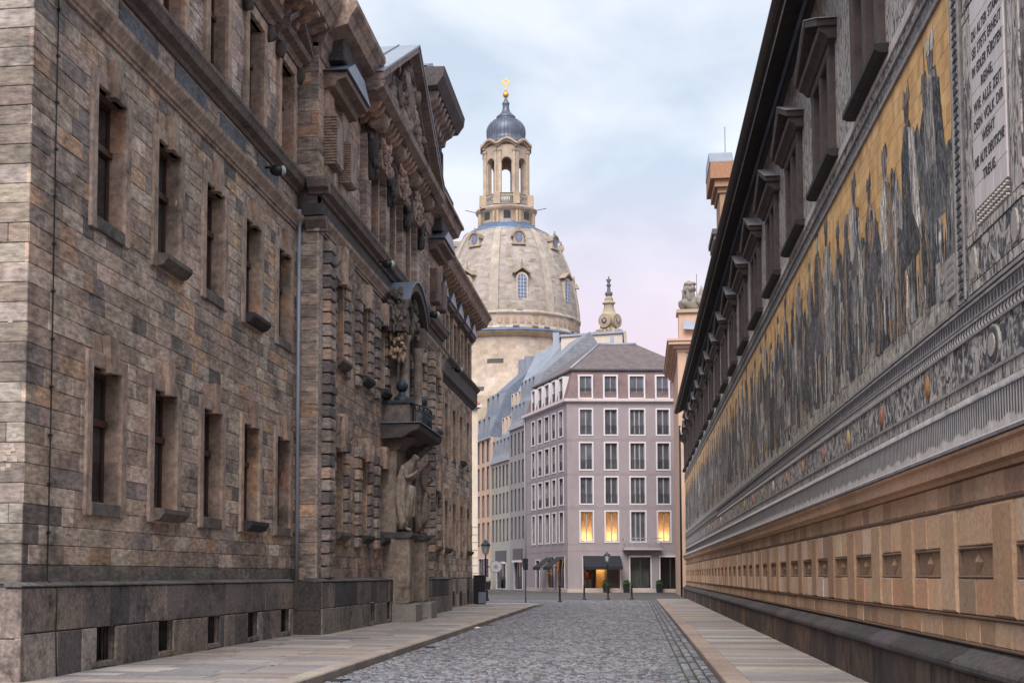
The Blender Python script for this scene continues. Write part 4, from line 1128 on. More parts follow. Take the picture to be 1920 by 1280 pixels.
while s < Y1:
    e_ = min(s + q.uniform(1.6, 2.6), Y1)
    MB(FR).mould([(GN - .05, 2.605), (GN + .04, 2.61), (GN + .06, 2.65), (GN + .14, 2.67), (GN + .15, 2.80), (GN + .19, 2.83), (GN + .19, 2.86), (GN - .05, 2.87)], s + .002, e_ - .002, vary((0.49, 0.315, 0.20), q, .14)).build('cornice_stone', 'panel', dado)
    s = e_
MB(FR).mould([(GN - .05, 2.872), (GN + .21, 2.872), (GN + .22, 2.90), (GN + .20, 2.905), (GN + .02, 3.0), (GN - .05, 3.0)], Y0, Y1).build('cornice_flashing', 'zinc2', gal) if False else None
M['greyledge'] = plain('weathered_ledge', (0.36, 0.34, 0.35), 0.7, var=.3, scale=4)
MB(FR).mould([(GN - .05, 2.872), (GN + .21, 2.872), (GN + .22, 2.90), (GN + .20, 2.905), (GN + .03, 2.99), (GN - .05, 2.99)], Y0, Y1).build('cornice_flashing', 'greyledge', gal)
# ornament bands between cornice and mural
M['plasterlight'] = plain('pale_plaster', (0.52, 0.485, 0.46), 0.8, var=.25, scale=5)
M['plasterdark'] = plain('dark_plaster', (0.065, 0.07, 0.082), 0.8, var=.3, scale=5)
M['plastermid'] = plain('grey_plaster', (0.27, 0.26, 0.26), 0.8, var=.3, scale=6)
def band(name, z0, z1, n, mat): return MB(FR).box(Y0, Y1, GN - .05, GN + n, z0, z1).build(name, mat, gal)
band('drapery_band', 2.99, 3.36, .0, 'plasterlight')
M['fringegrey'] = plain('fringe_grey', (0.11, 0.11, 0.12), .8, var=.4, scale=9)
fr_ = MB(FR)
s = Y0
while s < Y1:
    zb = 3.06 + .025 * math.sin(s * 9) + q.uniform(0, .02)
    fr_.add([(s, GN + .002, 3.36), (s + .05, GN + .002, 3.36), (s + .05, GN + .002, zb + .03), (s, GN + .002, zb + .03), (s + .026, GN + .002, zb), (s + .026, GN + .003, 3.36), (s + .026, GN + .003, zb + .03)],
            [(0, 5, 6, 3), (5, 1, 2, 6), (3, 6, 4), (6, 2, 4)]); s += .098
fr_.build('fringe', 'fringegrey', gal, 'stuff')
rope = MB(FR)
s = Y0
while s < Y1:
    rope.add([(s, GN, 3.36), (s + .05, GN, 3.36), (s + .11, GN, 3.44), (s + .06, GN, 3.44), (s + .03, GN + .03, 3.37), (s + .085, GN + .03, 3.43)], [(0, 4, 5, 3), (4, 1, 2, 5)]); s += .085
band('rope_band', 3.355, 3.445, -.004, 'plasterdark'); rope.build('rope_moulding', 'plastermid', gal, 'stuff')
band('leaf_band', 3.445, 3.57, .006, 'scroll')
band('fillet', 3.57, 3.605, .03, 'plastermid')
band('frieze', 3.605, 4.03, .0, 'frieze')
band('fillet', 4.03, 4.06, .025, 'plastermid')
band('zigzag_band', 4.06, 4.16, .004, 'plasterdark')
band('fillet', 4.16, 4.19, .022, 'plastermid')
band('fillet_groove', 4.19, 4.215, .0, 'plasterdark')
band('oval_band', 4.215, 4.35, .006, 'plastermid')
band('fillet', 4.35, 4.38, .03, 'plastermid')
band('fillet_groove', 4.38, 4.415, .0, 'plasterdark')
band('fillet', 4.415, 4.45, .02, 'plastermid')
zg = MB(FR); ov = MB(FR)
s = Y0
while s < 60:
    zg.prism([(s, 4.065), (s + .06, 4.065), (s + .105, 4.11), (s + .06, 4.155), (s, 4.155), (s + .045, 4.11)], GN, GN + .008); s += .12
s = Y0
while s < 60:
    ov.prism([(s + .05 + .04 * math.cos(t * .785), 4.283 + .052 * math.sin(t * .785)) for t in range(8)], GN, GN + .009); s += .125
zg.build('zigzag_ornament', 'plasterlight', gal, 'stuff'); ov.build('oval_ornament', 'plasterdark', gal, 'stuff')
# medallions in the frieze
s = 13.9; k = 0
mcol = ['coin', 'bronze', 'rust', 'ochre', 'rust', 'bronze', 'rust']
M['coin'] = plain('pale_medallion', (0.37, 0.34, 0.31), .7, var=.35, scale=18); M['bronze'] = plain('orange_medallion', (0.30, 0.17, 0.08), .6, var=.35, scale=14)
M['rust'] = plain('red_medallion', (0.27, 0.13, 0.09), .6, var=.35, scale=14); M['ochre'] = plain('ochre_medallion', (0.34, 0.24, 0.11), .6, var=.35, scale=14)
while s < 70:
    big = k == 0
    for r_, nn in (((.23, .02), (.2, .03), (.15, .02), (.13, .04)) if big else ((.16, .025), (.12, .035))):
        MB(FR).prism([(s + r_ * (1.0 if big else .55) * math.cos(t * .3927), 3.815 + r_ * .88 * math.sin(t * .3927)) for t in range(16)], GN, GN + nn).build('medallion', mcol[k % 7] if not (nn == .03 and big) else 'plasterdark', gal)
    s += 3.1; k += 1
# mural tiles
mur_bed = MB(FR).box(15.25, Y1, GN - .05, GN - .012, 4.45, 8.03, (.3, .2, .08)).build('mural', 'plasterdark', gal)
def tile_rects(s0, s1, z0, z1, d):
    ns, nz = round((s1 - s0) / d), round((z1 - z0) / d)
    ds, dz = (s1 - s0) / ns, (z1 - z0) / nz
    return [(s0 + i * ds, s0 + (i + 1) * ds, z0 + j * dz, z0 + (j + 1) * dz) for i in range(ns) for j in range(nz)]
T = tile_rects(15.27, 97.9, 4.455, 8.025, .21)
pieces(FR, T, GN - .012, GN + .0, 'mural_tile', 'mural', mur_bed, q, 300, gap=.0012, ch=.003, jitter=.0012, rest='joined_tiles',
       palfn=lambda r, q_: (lambda k_: (k_, k_, k_))(q_.uniform(.78, 1.12)), key=lambda r: r[0])
# generic crowd on foot and on horseback, inlaid flat on the tiles
def figure_mat():
    m, nt, N, L, b = newmat('glazed_figures')
    a = N.new('ShaderNodeAttribute'); a.attribute_name = 'tint'
    g = N.new('ShaderNodeNewGeometry')
    def yz(sy, sz, off):
        mpn = N.new('ShaderNodeMapping'); mpn.inputs['Scale'].default_value = (.2, sy, sz); mpn.inputs['Location'].default_value = (off, off, off)
        L.new(g.outputs['Position'], mpn.inputs['Vector']); return mpn.outputs[0]
    f1 = noise(N, L, yz(9, 2.4, 1), 1.0, 5, .6, 1.8)
    f2 = noise(N, L, yz(22, 7, 5), 1.0, 4, .6, 1.2)
    c = mix(N, L, 1.0, a.outputs['Color'], ramp(N, L, f1, [(.38, .22), (.47, .7), (.55, 1.35), (.66, 2.1)]), 'MULTIPLY')
    c = mix(N, L, ramp(N, L, f2, [(.55, 0), (.60, .7)]), c, (.035, .038, .045))
    f3 = noise(N, L, yz(26, 5, 9), 1.0, 4, .6, 2.0)
    c = mix(N, L, ramp(N, L, f3, [(.55, 0), (.60, .6)]), c, (.46, .43, .40))
    L.new(c, b.inputs['Base Color']); b.inputs['Roughness'].default_value = .7; b.inputs['Specular IOR Level'].default_value = .25
    return m
M['figures'] = figure_mat()
q = random.Random(99)
fg = MB(FR)
TONES = [((0.04, 0.043, 0.05), 44), ((0.10, 0.10, 0.108), 24), ((0.27, 0.26, 0.25), 20), ((0.50, 0.47, 0.43), 18), ((0.26, 0.18, 0.115), 10)]
LAY = [0]
def flat(pts):
    LAY[0] = (LAY[0] + 1) % 60
    n = GN + .0030 + LAY[0] * .00007
    fg.add([(min(97.8, max(15.3, s_)), n, min(8.0, z_)) for s_, z_ in pts], [tuple(range(len(pts)))], pick(q, TONES))
def ell(cs, cz, rs, rz, rot=0.0, n=10):
    return [(cs + rs * math.cos(t) * math.cos(rot) - rz * math.sin(t) * math.sin(rot), cz + rs * math.cos(t) * math.sin(rot) + rz * math.sin(t) * math.cos(rot)) for t in [2 * math.pi * k / n for k in range(n)]]
ZB = 4.78
def walker(s_, h, zb):
    w = h * q.uniform(.095, .15); l = q.uniform(-.06, .06)
    flat([(s_ - w * 1.15, zb), (s_ + w * 1.15, zb + q.uniform(0, .05)), (s_ + w * .95 + l, zb + h * .5), (s_ + w * .9 + l, zb + h * .8), (s_ + w * .3 + l, zb + h * .88), (s_ - w * .3 + l, zb + h * .88), (s_ - w * .95 + l, zb + h * .78), (s_ - w * .8, zb + h * .45)])
    flat([(s_ + l, zb + h * .84), (s_ + w * .9, zb + h * .7), (s_ + w * .7, zb + h * .2), (s_ + w * .1, zb + h * .1)])
    flat([(s_ - w * .9, zb + h * .72), (s_ - w * .2, zb + h * .8), (s_ - w * .1, zb + h * .3), (s_ - w * .5, zb + h * .12)])
    flat(ell(s_ + l, zb + h * .94, h * .052, h * .068))
    if q.random() < .6: flat([(s_ + l - h * .08, zb + h * .97), (s_ + l + h * .08, zb + h * .97), (s_ + l + h * .05, zb + h * 1.06), (s_ + l - h * .05, zb + h * 1.05)])
def rider(s_, k, zb):
    flat(ell(s_, zb + 1.02 * k, .62 * k, .33 * k, q.uniform(-.1, .1), 14))
    for dx, b_ in ((-.48, -.12), (-.36, .1), (.34, -.1), (.48, .16)):
        flat([(s_ + dx * k, zb + .9 * k), (s_ + (dx + .16) * k, zb + .9 * k), (s_ + (dx + b_ + .1) * k, zb + .42 * k), (s_ + (dx + b_ * .3 + .1) * k, zb), (s_ + (dx + b_ * .3) * k, zb), (s_ + (dx + b_) * k, zb + .42 * k)])
    flat([(s_ + .32 * k, zb + 1.0 * k), (s_ + .62 * k, zb + 1.12 * k), (s_ + .84 * k, zb + 1.62 * k), (s_ + .64 * k, zb + 1.74 * k), (s_ + .34 * k, zb + 1.3 * k)])
    flat([(s_ + .60 * k, zb + 1.74 * k), (s_ + .84 * k, zb + 1.68 * k), (s_ + 1.1 * k, zb + 1.36 * k), (s_ + 1.0 * k, zb + 1.28 * k), (s_ + .72 * k, zb + 1.48 * k)])
    flat([(s_ - .5 * k, zb + .62 * k), (s_ + .3 * k, zb + .58 * k), (s_ + .28 * k, zb + 1.3 * k), (s_ - .42 * k, zb + 1.34 * k)])
    flat([(s_ - .3 * k, zb + 1.15 * k), (s_ + .3 * k, zb + 1.15 * k), (s_ + .32 * k, zb + 1.75 * k), (s_ + .12 * k, zb + 2.0 * k), (s_ - .14 * k, zb + 2.0 * k), (s_ - .34 * k, zb + 1.7 * k)])
    flat([(s_ - .34 * k, zb + 1.85 * k), (s_ - .05 * k, zb + 1.95 * k), (s_ - .15 * k, zb + 1.1 * k), (s_ - .6 * k, zb + .7 * k)])
    flat(ell(s_, zb + 2.14 * k, .12 * k, .16 * k))
    flat([(s_ - .19 * k, zb + 2.2 * k), (s_ + .19 * k, zb + 2.2 * k), (s_ + .13 * k, zb + 2.38 * k), (s_ + .02 * k, zb + 2.31 * k), (s_ - .12 * k, zb + 2.42 * k)])
    if q.random() < .55:
        x = s_ + q.uniform(.1, .35) * k; t_ = q.uniform(2.6, 3.15)
        flat([(x, zb + 1.3 * k), (x + .03, zb + 1.3 * k), (x + .05, zb + t_), (x + .02, zb + t_)])
        if q.random() < .7: flat([(x + .03, zb + t_), (x - .45, zb + t_ - .05), (x - .38, zb + t_ - .35), (x - .55, zb + t_ - .75), (x - .2, zb + t_ - .95), (x + .01, zb + t_ - .8)])
s_ = 15.3
while s_ < 97:
    walker(s_ + q.uniform(-.3, .3), q.uniform(1.7, 2.5), ZB + q.uniform(.1, .35))
    s_ += q.uniform(.5, 1.0)
s_ = 16.4
while s_ < 96.5:
    rider(s_, q.uniform(1.12, 1.4), ZB + q.uniform(-.08, .12)); s_ += q.uniform(1.1, 1.9)
s_ = 15.6
while s_ < 97:
    walker(s_, q.uniform(1.4, 2.0), ZB - q.uniform(.05, .2)); s_ += q.uniform(.5, 1.3)
fg.build('painted_figures', 'figures', mur_bed, 'stuff')
# borders above the mural, fillets
band('mural_border', 8.03, 8.09, .035, 'plastermid')
band('mural_border', 8.09, 8.30, .0, 'border')
band('mural_border', 8.30, 8.35, .03, 'plastermid')
band('mural_border', 8.35, 8.50, .004, 'frieze')
band('mural_border', 8.50, 8.545, .03, 'plasterlight')
band('sill_band', 8.545, 8.68, .012, 'plasterlight')
# pillar between mural and inscription
MB(FR).box(14.86, 15.25, GN - .05, GN + .03, 4.45, 8.03).build('mural_pillar', 'scroll', gal)
for x in (14.86, 15.2): MB(FR).box(x, x + .045, GN - .05, GN + .045, 4.45, 8.03).build('pillar_fillet', 'plastermid', gal)
for k in range(40):
    MB(FR).prism([(14.95, 4.5 + k * .088), (15.16, 4.5 + k * .088), (15.055, 4.56 + k * .088)], GN + .02, GN + .043).build('pillar_leaf', 'plasterdark', gal)
MB(FR).box(Y0, 14.86, GN - .05, GN + .0, 4.45, 8.03).build('inscription_surround', 'border', gal)
for z0, z1, mt, nn in ((4.47, 4.56, 'scroll', .02), (4.58, 4.95, 'frieze', .012), (4.97, 5.06, 'scroll', .02), (7.32, 7.4, 'scroll', .02), (7.45, 7.95, 'frieze', .012)):
    MB(FR).box(12.75, 14.8, GN - .02, GN + nn, z0, z1).build('surround_band', mt, gal)
for x0 in (12.72, 14.42): MB(FR).box(x0, x0 + .36, GN - .02, GN + .016, 5.08, 7.3).build('surround_column', 'scroll', gal)
for s_ in (13.0, 14.55):
    MB(FR).prism([(s_ + .11 * math.cos(t * .3927), 4.76 + .16 * math.sin(t * .3927)) for t in range(16)], GN, GN + .03).build('medallion', 'coin', gal)
for k in range(12):
    for j in range(3):
        MB(FR).prism([(13.22 + k * .1 + .03 * math.cos(t * 1.571), 5.1 + j * .06 + .022 * math.sin(t * 1.571)) for t in range(4)], GN, GN + .03).build('lattice_stud', 'plasterlight', gal)
# inscription of white tiles
MB(FR).box(13.16, 14.44, GN - .02, GN + .008, 5.24, 7.42).build('inscription_bed', 'plastermid', gal)
insc = MB(FR).box(13.18, 14.42, GN - .02, GN + .012, 5.26, 7.40).build('inscription', 'plasterlight', gal)
M['whitetile'] = tinted('white_tile', rough=.4, soot=0.0, grain=3, bumps=0, lo=.93, hi=1.05)
for r in tile_rects(13.18, 14.42, 5.26, 7.40, .236):
    MB(FR).stone(r[0] + .002, r[1] - .002, GN, GN + .024, r[2] + .002, r[3] - .002, .003, vary((0.62, 0.58, 0.575), q, .06)).build('inscription_tile', 'whitetile', insc)
M['letters'] = plain('black_lettering', (0.03, 0.03, 0.035), .6)
LINES = ['DU ALTER STAMM,', 'SEI STETS ERNEUT', 'IN EDLER F\u00dcRSTEN', 'REIHE,', 'WIE ALLE ZEIT', 'DEIN VOLK DIR', 'WEIHT', 'DIE ALTE DEUTSCHE', 'TREUE.']
for i, t in enumerate(LINES):
    cu = bpy.data.curves.new('lettering', 'FONT')
    cu.body = t; cu.align_x = 'CENTER'; cu.size = .148; cu.extrude = .002; cu.offset = .0008; cu.space_character = 1.1; cu.space_word = 1.25
    ob = bpy.data.objects.new('lettering', cu); col.objects.link(ob)
    bpy.context.view_layer.update()
    dg = bpy.context.evaluated_depsgraph_get()
    me = bpy.data.meshes.new_from_object(ob.evaluated_get(dg))
    bpy.data.objects.remove(ob); bpy.data.curves.remove(cu)
    wmax = max(v.co.x for v in me.vertices) - min(v.co.x for v in me.vertices)
    fx = min(1.0, 1.12 / wmax)
    zc = 6.98 - i * .188
    # the reader stands in the street: text runs towards the camera end (right) of the panel
    for v in me.vertices:
        v.co = Vector(FR.P(13.8 - v.co.x * fx, GN + .027 + v.co.z, zc + v.co.y))
    root = list(range(len(me.vertices)))
    def find(x):
        while root[x] != x: root[x] = root[root[x]]; x = root[x]
        return x
    for e_ in me.edges:
        a_, b_ = find(e_.vertices[0]), find(e_.vertices[1])
        if a_ != b_: root[a_] = b_
    isl = {}
    for v in me.vertices: isl.setdefault(find(v.index), []).append(v.co.y)
    order = sorted(isl, key=lambda k: -max(isl[k])); word = {}; edge = None; w_ = 0
    for k in order:
        if edge is not None and edge - max(isl[k]) > .052 * fx: w_ += 1
        edge = min(edge, min(isl[k])) if edge is not None else min(isl[k])
        word[k] = w_
    for wi in range(w_ + 1):
        idx = [v.index for v in me.vertices if word[find(v.index)] == wi]
        mp_ = {o_: n_ for n_, o_ in enumerate(idx)}
        m2 = bpy.data.meshes.new('lettering')
        m2.from_pydata([me.vertices[i_].co[:] for i_ in idx], [], [[mp_[i_] for i_ in p.vertices] for p in me.polygons if p.vertices[0] in mp_])
        m2.materials.append(M['letters'])
        ob = bpy.data.objects.new('lettering', m2); col.objects.link(ob)
        ob.parent = insc; ob.matrix_parent_inverse = world_inv(insc)
sp = MB(FR).box(15.35, 15.85, GN - .01, GN + .022, 4.62, 5.06).build('name_tablet', 'coin', gal)
for k in range(4): MB(FR).box(15.42, 15.78, GN + .02, GN + .026, 4.69 + k * .09, 4.73 + k * .09).build('tablet_line', 'plastermid', sp)

# upper storey: windows with gabled hoods
WY = [20.35 - 4.68 + 4.68 * k for k in range(18)]
uh = [(c - .95, c + .95, 8.72, 10.45) for c in WY]
up_ = wall_sheet(FR, cut([(Y0, Y1, 8.68, 12.65)], uh), GN, .35, (1, 1, 1), 'upper_wall', 'scroll', gal)
for c in WY:
    if c > Y1 - 1.5: break
    wb = MB(FR)
    for x0, x1 in ((c - 1.22, c - .9), (c + .9, c + 1.22), (c - .11, c + .11)): wb.stone(x0, x1, GN - .3, GN + .10, 8.72, 10.47, .02)
    wb.stone(c - 1.22, c + 1.22, GN - .3, GN + .11, 10.45, 10.66, .02)
    wb.mould([(GN - .05, 10.64), (GN + .14, 10.64), (GN + .2, 10.72), (GN + .28, 10.76), (GN + .30, 10.84), (GN - .05, 10.86)], c - 1.5, c + 1.5)
    wd = wb.build('window', 'brownstone', gal)
    MB(FR).mould([(GN - .2, 8.62), (GN + .12, 8.62), (GN + .2, 8.66), (GN + .2, 8.74), (GN - .2, 8.76)], c - 1.46, c + 1.46).build('sill', 'darkwood', wd)
    MB(FR).prism([(c - 1.45, 10.86), (c + 1.45, 10.86), (c, 11.42)], GN - .05, GN + .12).build('hood_gable', 'brownstone', wd)
    for sg in (-1, 1):
        MB(FR).prism([(c, 11.42), (c + sg * 1.55, 10.84), (c + sg * 1.56, 10.95), (c, 11.54)][::-sg], GN - .05, GN + .34).build('hood_rake', 'brownstone', wd)
        MB(FR).prism([(c, 11.545), (c + sg * 1.6, 10.95), (c + sg * 1.6, 10.965), (c, 11.565)][::-sg], GN - .05, GN + .37).build('hood_flashing', 'greyledge', wd)
    for x0, x1 in ((c - .9, c - .11), (c + .11, c + .9)):
        fm = MB(FR)
        for a0, a1 in ((x0, x0 + .06), (x1 - .06, x1), ((x0 + x1) / 2 - .025, (x0 + x1) / 2 + .025)): fm.box(a0, a1, GN - .24, GN - .18, 8.74, 10.45)
        for z in (8.74, 9.8, 10.39): fm.box(x0, x1, GN - .236, GN - .17, z, z + .06)
        fm.build('window_frame', 'wood', wd)
        MB(FR).box(x0, x1, GN - .23, GN - .215, 8.74, 10.45).build('pane', 'glass', wd)
# eaves, gutter, rafters, roof
ev = MB(FR).mould([(GN - .05, 12.55), (.42, 12.2), (.5, 12.2), (.52, 12.36), (.44, 12.42), (GN - .05, 12.75)], Y0, 92.5).build('eaves', 'darkwood', gal)
MB(FR).mould([(.50, 12.18), (.56, 12.2), (.62, 12.27), (.62, 12.33), (.5, 12.3)], Y0, 92.5).build('gutter', 'brownstone', gal)
MB(FR).tube([(Y0, .40, 12.19), (92.5, .40, 12.19)], .018, 6).build('eave_fillet', 'greyledge', gal)
MB(FR).mould([(GN - .1, 12.3), (GN + .1, 12.36), (GN + .16, 12.5), (GN - .1, 12.56)], Y0, 97.0).build('eave_moulding', 'darkwood', gal)
MB(FR).mould([(.55, 12.42), (GN - 2.2, 14.6), (-8.0, 12.42)], Y0, 92.5).build('roof', 'slatetile', gal)
MB(FR).tube([(98.02, .1, .1), (98.02, .1, 12.0)], .07, 8).build('downpipe', 'iron', gal)
# stepped stone chimney gable on the roof
OC = (0.36, 0.235, 0.16)
ch = MB(FR)
c0, n1_, n0_ = 66.0, -.80, -1.38
for s0, s1, na, nb_, z0, z1, cc in ((66.0, 69, n0_, n1_, 12.4, 15.2, OC), (65.9, 69.1, n0_ - .1, n1_ + .12, 15.2, 15.45, CSD), (66.0, 69, n0_, n1_, 15.45, 17.4, OC), (65.8, 69.2, n0_ - .1, n1_ + .22, 17.4, 17.65, CSD), (65.7, 69.3, n0_ - .1, n1_ + .3, 17.65, 17.9, (0.12, .1, .1)),
                                    (66.1, 68.9, n0_ + .1, n1_ - .1, 17.9, 19.7, OC), (66.0, 69, n0_, n1_, 19.7, 19.95, OC), (65.8, 69.2, n0_ - .1, n1_ + .15, 19.95, 20.3, (0.4, .22, .14)), (65.6, 69.4, n0_ - .12, n1_ + .35, 20.3, 21.1, (0.34, .19, .12))):
    ch.box(s0, s1, na, nb_, z0, z1, cc)
ch = ch.build('chimney', 'panel', gal)
MB(FR).prism([(65.6, 21.1), (69.4, 21.1), (69.0, 21.75), (66.4, 21.75)], n0_ - .15, n1_ + .38).build('chimney_cap', 'zinc', ch)
MB(FR).tube([(66.4, -1.2, 21.7), (66.4, -1.2, 23.0)], .015, 5).build('lightning_rod', 'iron', ch)

# ------------------------------------------------------------------ houses at the end of the street
q = random.Random(31)
def lerp2(a, b, t): return (a[0] + (b[0] - a[0]) * t, a[1] + (b[1] - a[1]) * t)
def offset_poly(P, d):
    """move each edge of a counter-clockwise polygon inwards by d"""
    out = []; n = len(P)
    for i in range(n):
        p, a, b = Vector(P[i]), Vector(P[i - 1]), Vector(P[(i + 1) % n])
        e1, e2 = (p - a).normalized(), (b - p).normalized()
        n1_, n2_ = Vector((-e1.y, e1.x)), Vector((-e2.y, e2.x))
        m_ = (n1_ + n2_); m_ /= m_.dot(n1_)
        out.append(tuple(p + m_ * d))
    return out
def loft(mb, P, za, Q, zb, c=(1, 1, 1)):
    n = len(P)
    mb.add([(x, y, za) for x, y in P] + [(x, y, zb) for x, y in Q], [(i, (i + 1) % n, n + (i + 1) % n, n + i) for i in range(n)], c)
def cap(mb, P, z, c=(1, 1, 1)): mb.add([(x, y, z) for x, y in P], [tuple(range(len(P)))], c)

def hwin(fr, s0, s1, z0, z1, parent, sur=.13, frame='white', depth=.22, mull=1, rail=True, proud=.05, glass='houseglass', vmat='iron'):
    mb = MB(fr)
    if sur:
        for a0, a1, b0, b1 in ((s0 - sur, s0, z0 - sur, z1 + sur), (s1, s1 + sur, z0 - sur, z1 + sur), (s0, s1, z1, z1 + sur), (s0, s1, z0 - sur, z0)):
            mb.box(a0, a1, -depth, proud, b0, b1)
    else:
        mb.box(s0 - .03, s0, -depth, .01, z0, z1); mb.box(s1, s1 + .03, -depth, .01, z0, z1); mb.box(s0, s1, -depth, .03, z0 - .06, z0)
    w = mb.build('window', frame, parent)
    MB(fr).box(s0, s1, -depth - .02, -depth + .0, z0, z1).build('pane', glass, w)
    fm = MB(fr); t = .05
    for a0, a1 in ((s0, s0 + t), (s1 - t, s1)): fm.box(a0, a1, -depth, -depth + .05, z0, z1)
    for b0, b1 in ((z0, z0 + t), (z1 - t, z1)): fm.box(s0, s1, -depth, -depth + .048, b0, b1)
    for k in range(mull):
        x = s0 + (s1 - s0) * (k + 1) / (mull + 1)
        fm.box(x - .06, x + .06, -depth, -depth + .052, z0, z1)
    fm.build('window_frame', 'sash', w)
    if rail:
        rl_ = MB(fr); zr = z0 + (z1 - z0) * .36
        rl_.box(s0, s1, -.06, -.03, zr - .03, zr); rl_.box(s0, s1, -.06, -.03, z0 + .06, z0 + .09)
        n = max(4, int((s1 - s0) / .13))
        for k in range(n):
            x = s0 + (s1 - s0) * (k + .5) / n
            rl_.box(x - .009, x + .009, -.054, -.036, z0 + .06, zr)
        rl_.build('railing', 'iron', w)
    return w
M['peach'] = plain('pale_frame', (0.5, 0.42, 0.36), .6, var=.1)
M['sash'] = plain('grey_sash', (0.30, 0.29, 0.31), .5, var=.1)
M['darksash'] = plain('dark_sash', (0.05, 0.055, 0.065), .5)

P0 = Vector((-6.5, 127.2)); FD = Vector((9.9, 1.6)).normalized(); LD = Vector((-5.2, 14)).normalized()
FF = Frame((P0.x, P0.y, 0), (FD.x, FD.y, 0), (FD.y, -FD.x, 0))
FG = Frame((P0.x, P0.y, 0), (LD.x, LD.y, 0), (-LD.y, LD.x, 0))
FG.n = Vector((-LD.y, LD.x, 0)); FG.flip = FG.s.cross(FG.n).z < 0
corner = thing('corner_house', 'mauve corner house with white window frames, plum mansard roof and dark awnings', 'building', (P0.x + 4, P0.y + 4, 0))
MAUVE = (0.285, 0.25, 0.272)
FW, LW = 12.5, 14.1
FRONT_C = [(1.2, 2.3), (3.5, 4.6), (5.82, 7.12), (8.3, 9.4)]
ROWS = [(14.45, 16.75), (11.25, 13.65), (8.1, 10.5), (4.65, 7.35)]
LEFT_C = [(1.25, 2.45), (3.6, 4.7), (5.75, 7.1), (8.15, 9.4), (10.6, 11.65)]
shopsF = [(1.4, 4.75, .35, 3.25), (5.7, 7.55, .35, 3.25), (8.45, 10.3, .15, 3.25)]
shopsL = [(1.0, 3.2, .35, 3.2), (4.3, 6.6, .35, 3.2), (9.2, 10.4, .1, 3.0)]
def hwall(fr, w, h, holes, c, parent, z0=0.0, name='wall', thick=.3, mat='render'):
    return wall_sheet(fr, cut([(0, w, z0, h)], holes), 0.0, thick, c, name, mat, parent)
hf = [(a, b, z0, z1) for a, b in FRONT_C for z0, z1 in ROWS] + shopsF
hl = [(a, b, z0, z1) for a, b in LEFT_C for z0, z1 in ROWS] + shopsL
wf = hwall(FF, FW, 17.45, hf, MAUVE, corner); wl_ = hwall(FG, LW, 17.45, hl, (0.28, 0.245, 0.27), corner)
LIT = {(0, 3), (1, 3), (3, 3)}
def lamp(loc, e, c=(1.0, 0.6, 0.28), r=.15):
    l = bpy.data.lights.new('room_lamp', 'POINT'); l.energy = e; l.color = c; l.shadow_soft_size = r
    o = bpy.data.objects.new('room_lamp', l); o.location = loc; col.objects.link(o)
for i, (a, b) in enumerate(FRONT_C):
    for j, (z0, z1) in enumerate(ROWS):
        lit = (i, j) in LIT
        w = hwin(FF, a, b, z0, z1, corner, mull=2 if i == 2 else 1, rail=(j < 3), glass='clear' if lit else 'houseglass')
        if lit:
            cu_ = MB(FF)
            for k in range(24):
                x0 = a + (b - a) * k / 24; x1 = a + (b - a) * (k + 1) / 24
                cu_.add([(x0, -.34 - .02 * (k % 2), z0), (x1, -.34 - .02 * ((k + 1) % 2), z0), (x1, -.34 - .02 * ((k + 1) % 2), z1), (x0, -.34 - .02 * (k % 2), z1)], [(0, 1, 2, 3)])
            cu_.build('curtain', 'curtain', w)
            rm = MB(FF); rm.box(a - .3, b + .3, -1.5, -1.45, z0 - .3, z1 + .3, (.7, .6, .5)); rm.box(a - .3, b + .3, -1.5, -.32, z0 - .35, z0 - .02, (.7, .6, .5)); rm.box(a - .3, b + .3, -1.5, -.32, z1 + .02, z1 + .3, (.7, .6, .5)); rm.box(a - .3, a - .05, -1.5, -.32, z0, z1, (.7, .6, .5)); rm.box(b + .05, b + .3, -1.5, -.32, z0, z1, (.7, .6, .5))
            rm.build('room', 'render', w)
            lamp(FF.P((a + b) / 2, -.85, z0 + .35), 30, (1.0, .68, .38))
        for zz in (): pass
for i, (a, b) in enumerate(LEFT_C):
    for j, (z0, z1) in enumerate(ROWS): hwin(FG, a, b, z0, z1, corner, mull=1, rail=(j < 3), sur=.12)
for fr, w in ((FF, FW), (FG, LW)):
    for zz in (3.75, 4.35, 7.75, 10.85, 14.0, 7.62, 10.72, 13.87): MB(fr).box(0, w, -.01, .012, zz, zz + .035, (0.27, 0.225, 0.245)).build('wall_joint', 'render', corner)
    MB(fr).box(-.03, w, -.02, .10, 0.0, .33, (0.42, 0.36, 0.33)).build('plinth', 'render', corner)
FP = [tuple(P0), tuple(P0 + FD * FW), tuple(P0 + FD * FW + LD * LW), tuple(P0 + LD * LW)]
rb = MB(); O1, O2 = offset_poly(FP, -.25), offset_poly(FP, -.3)
loft(rb, offset_poly(FP, -.02), 17.35, O2, 17.5, (0.55, 0.5, 0.52)); loft(rb, O2, 17.5, O2, 17.75, (0.55, 0.5, 0.52)); cap(rb, O2, 17.75, (0.55, 0.5, 0.52))
rb.build('roof_cornice', 'render', corner)
rm_ = MB(); I1, I2 = offset_poly(FP, -.02), offset_poly(FP, .75)
loft(rm_, I1, 17.75, I2, 20.45); mans = rm_.build('mansard', 'mansardtile', corner)
re_ = MB(); E1 = offset_poly(FP, .5); loft(re_, I2, 20.42, E1, 20.46); loft(re_, E1, 20.46, E1, 20.6); re_.build('roof_edge', 'darksash', corner)
ru = MB(); E2 = offset_poly(FP, 4.4); loft(ru, E1, 20.6, E2, 23.55); cap(ru, E2, 23.55); rru = ru.build('roof', 'rooftile', corner)
MB().tube([(*E2[0], 23.56), (*E2[1], 23.56)], .14, 6).build('ridge_cap', 'zinc', rru)
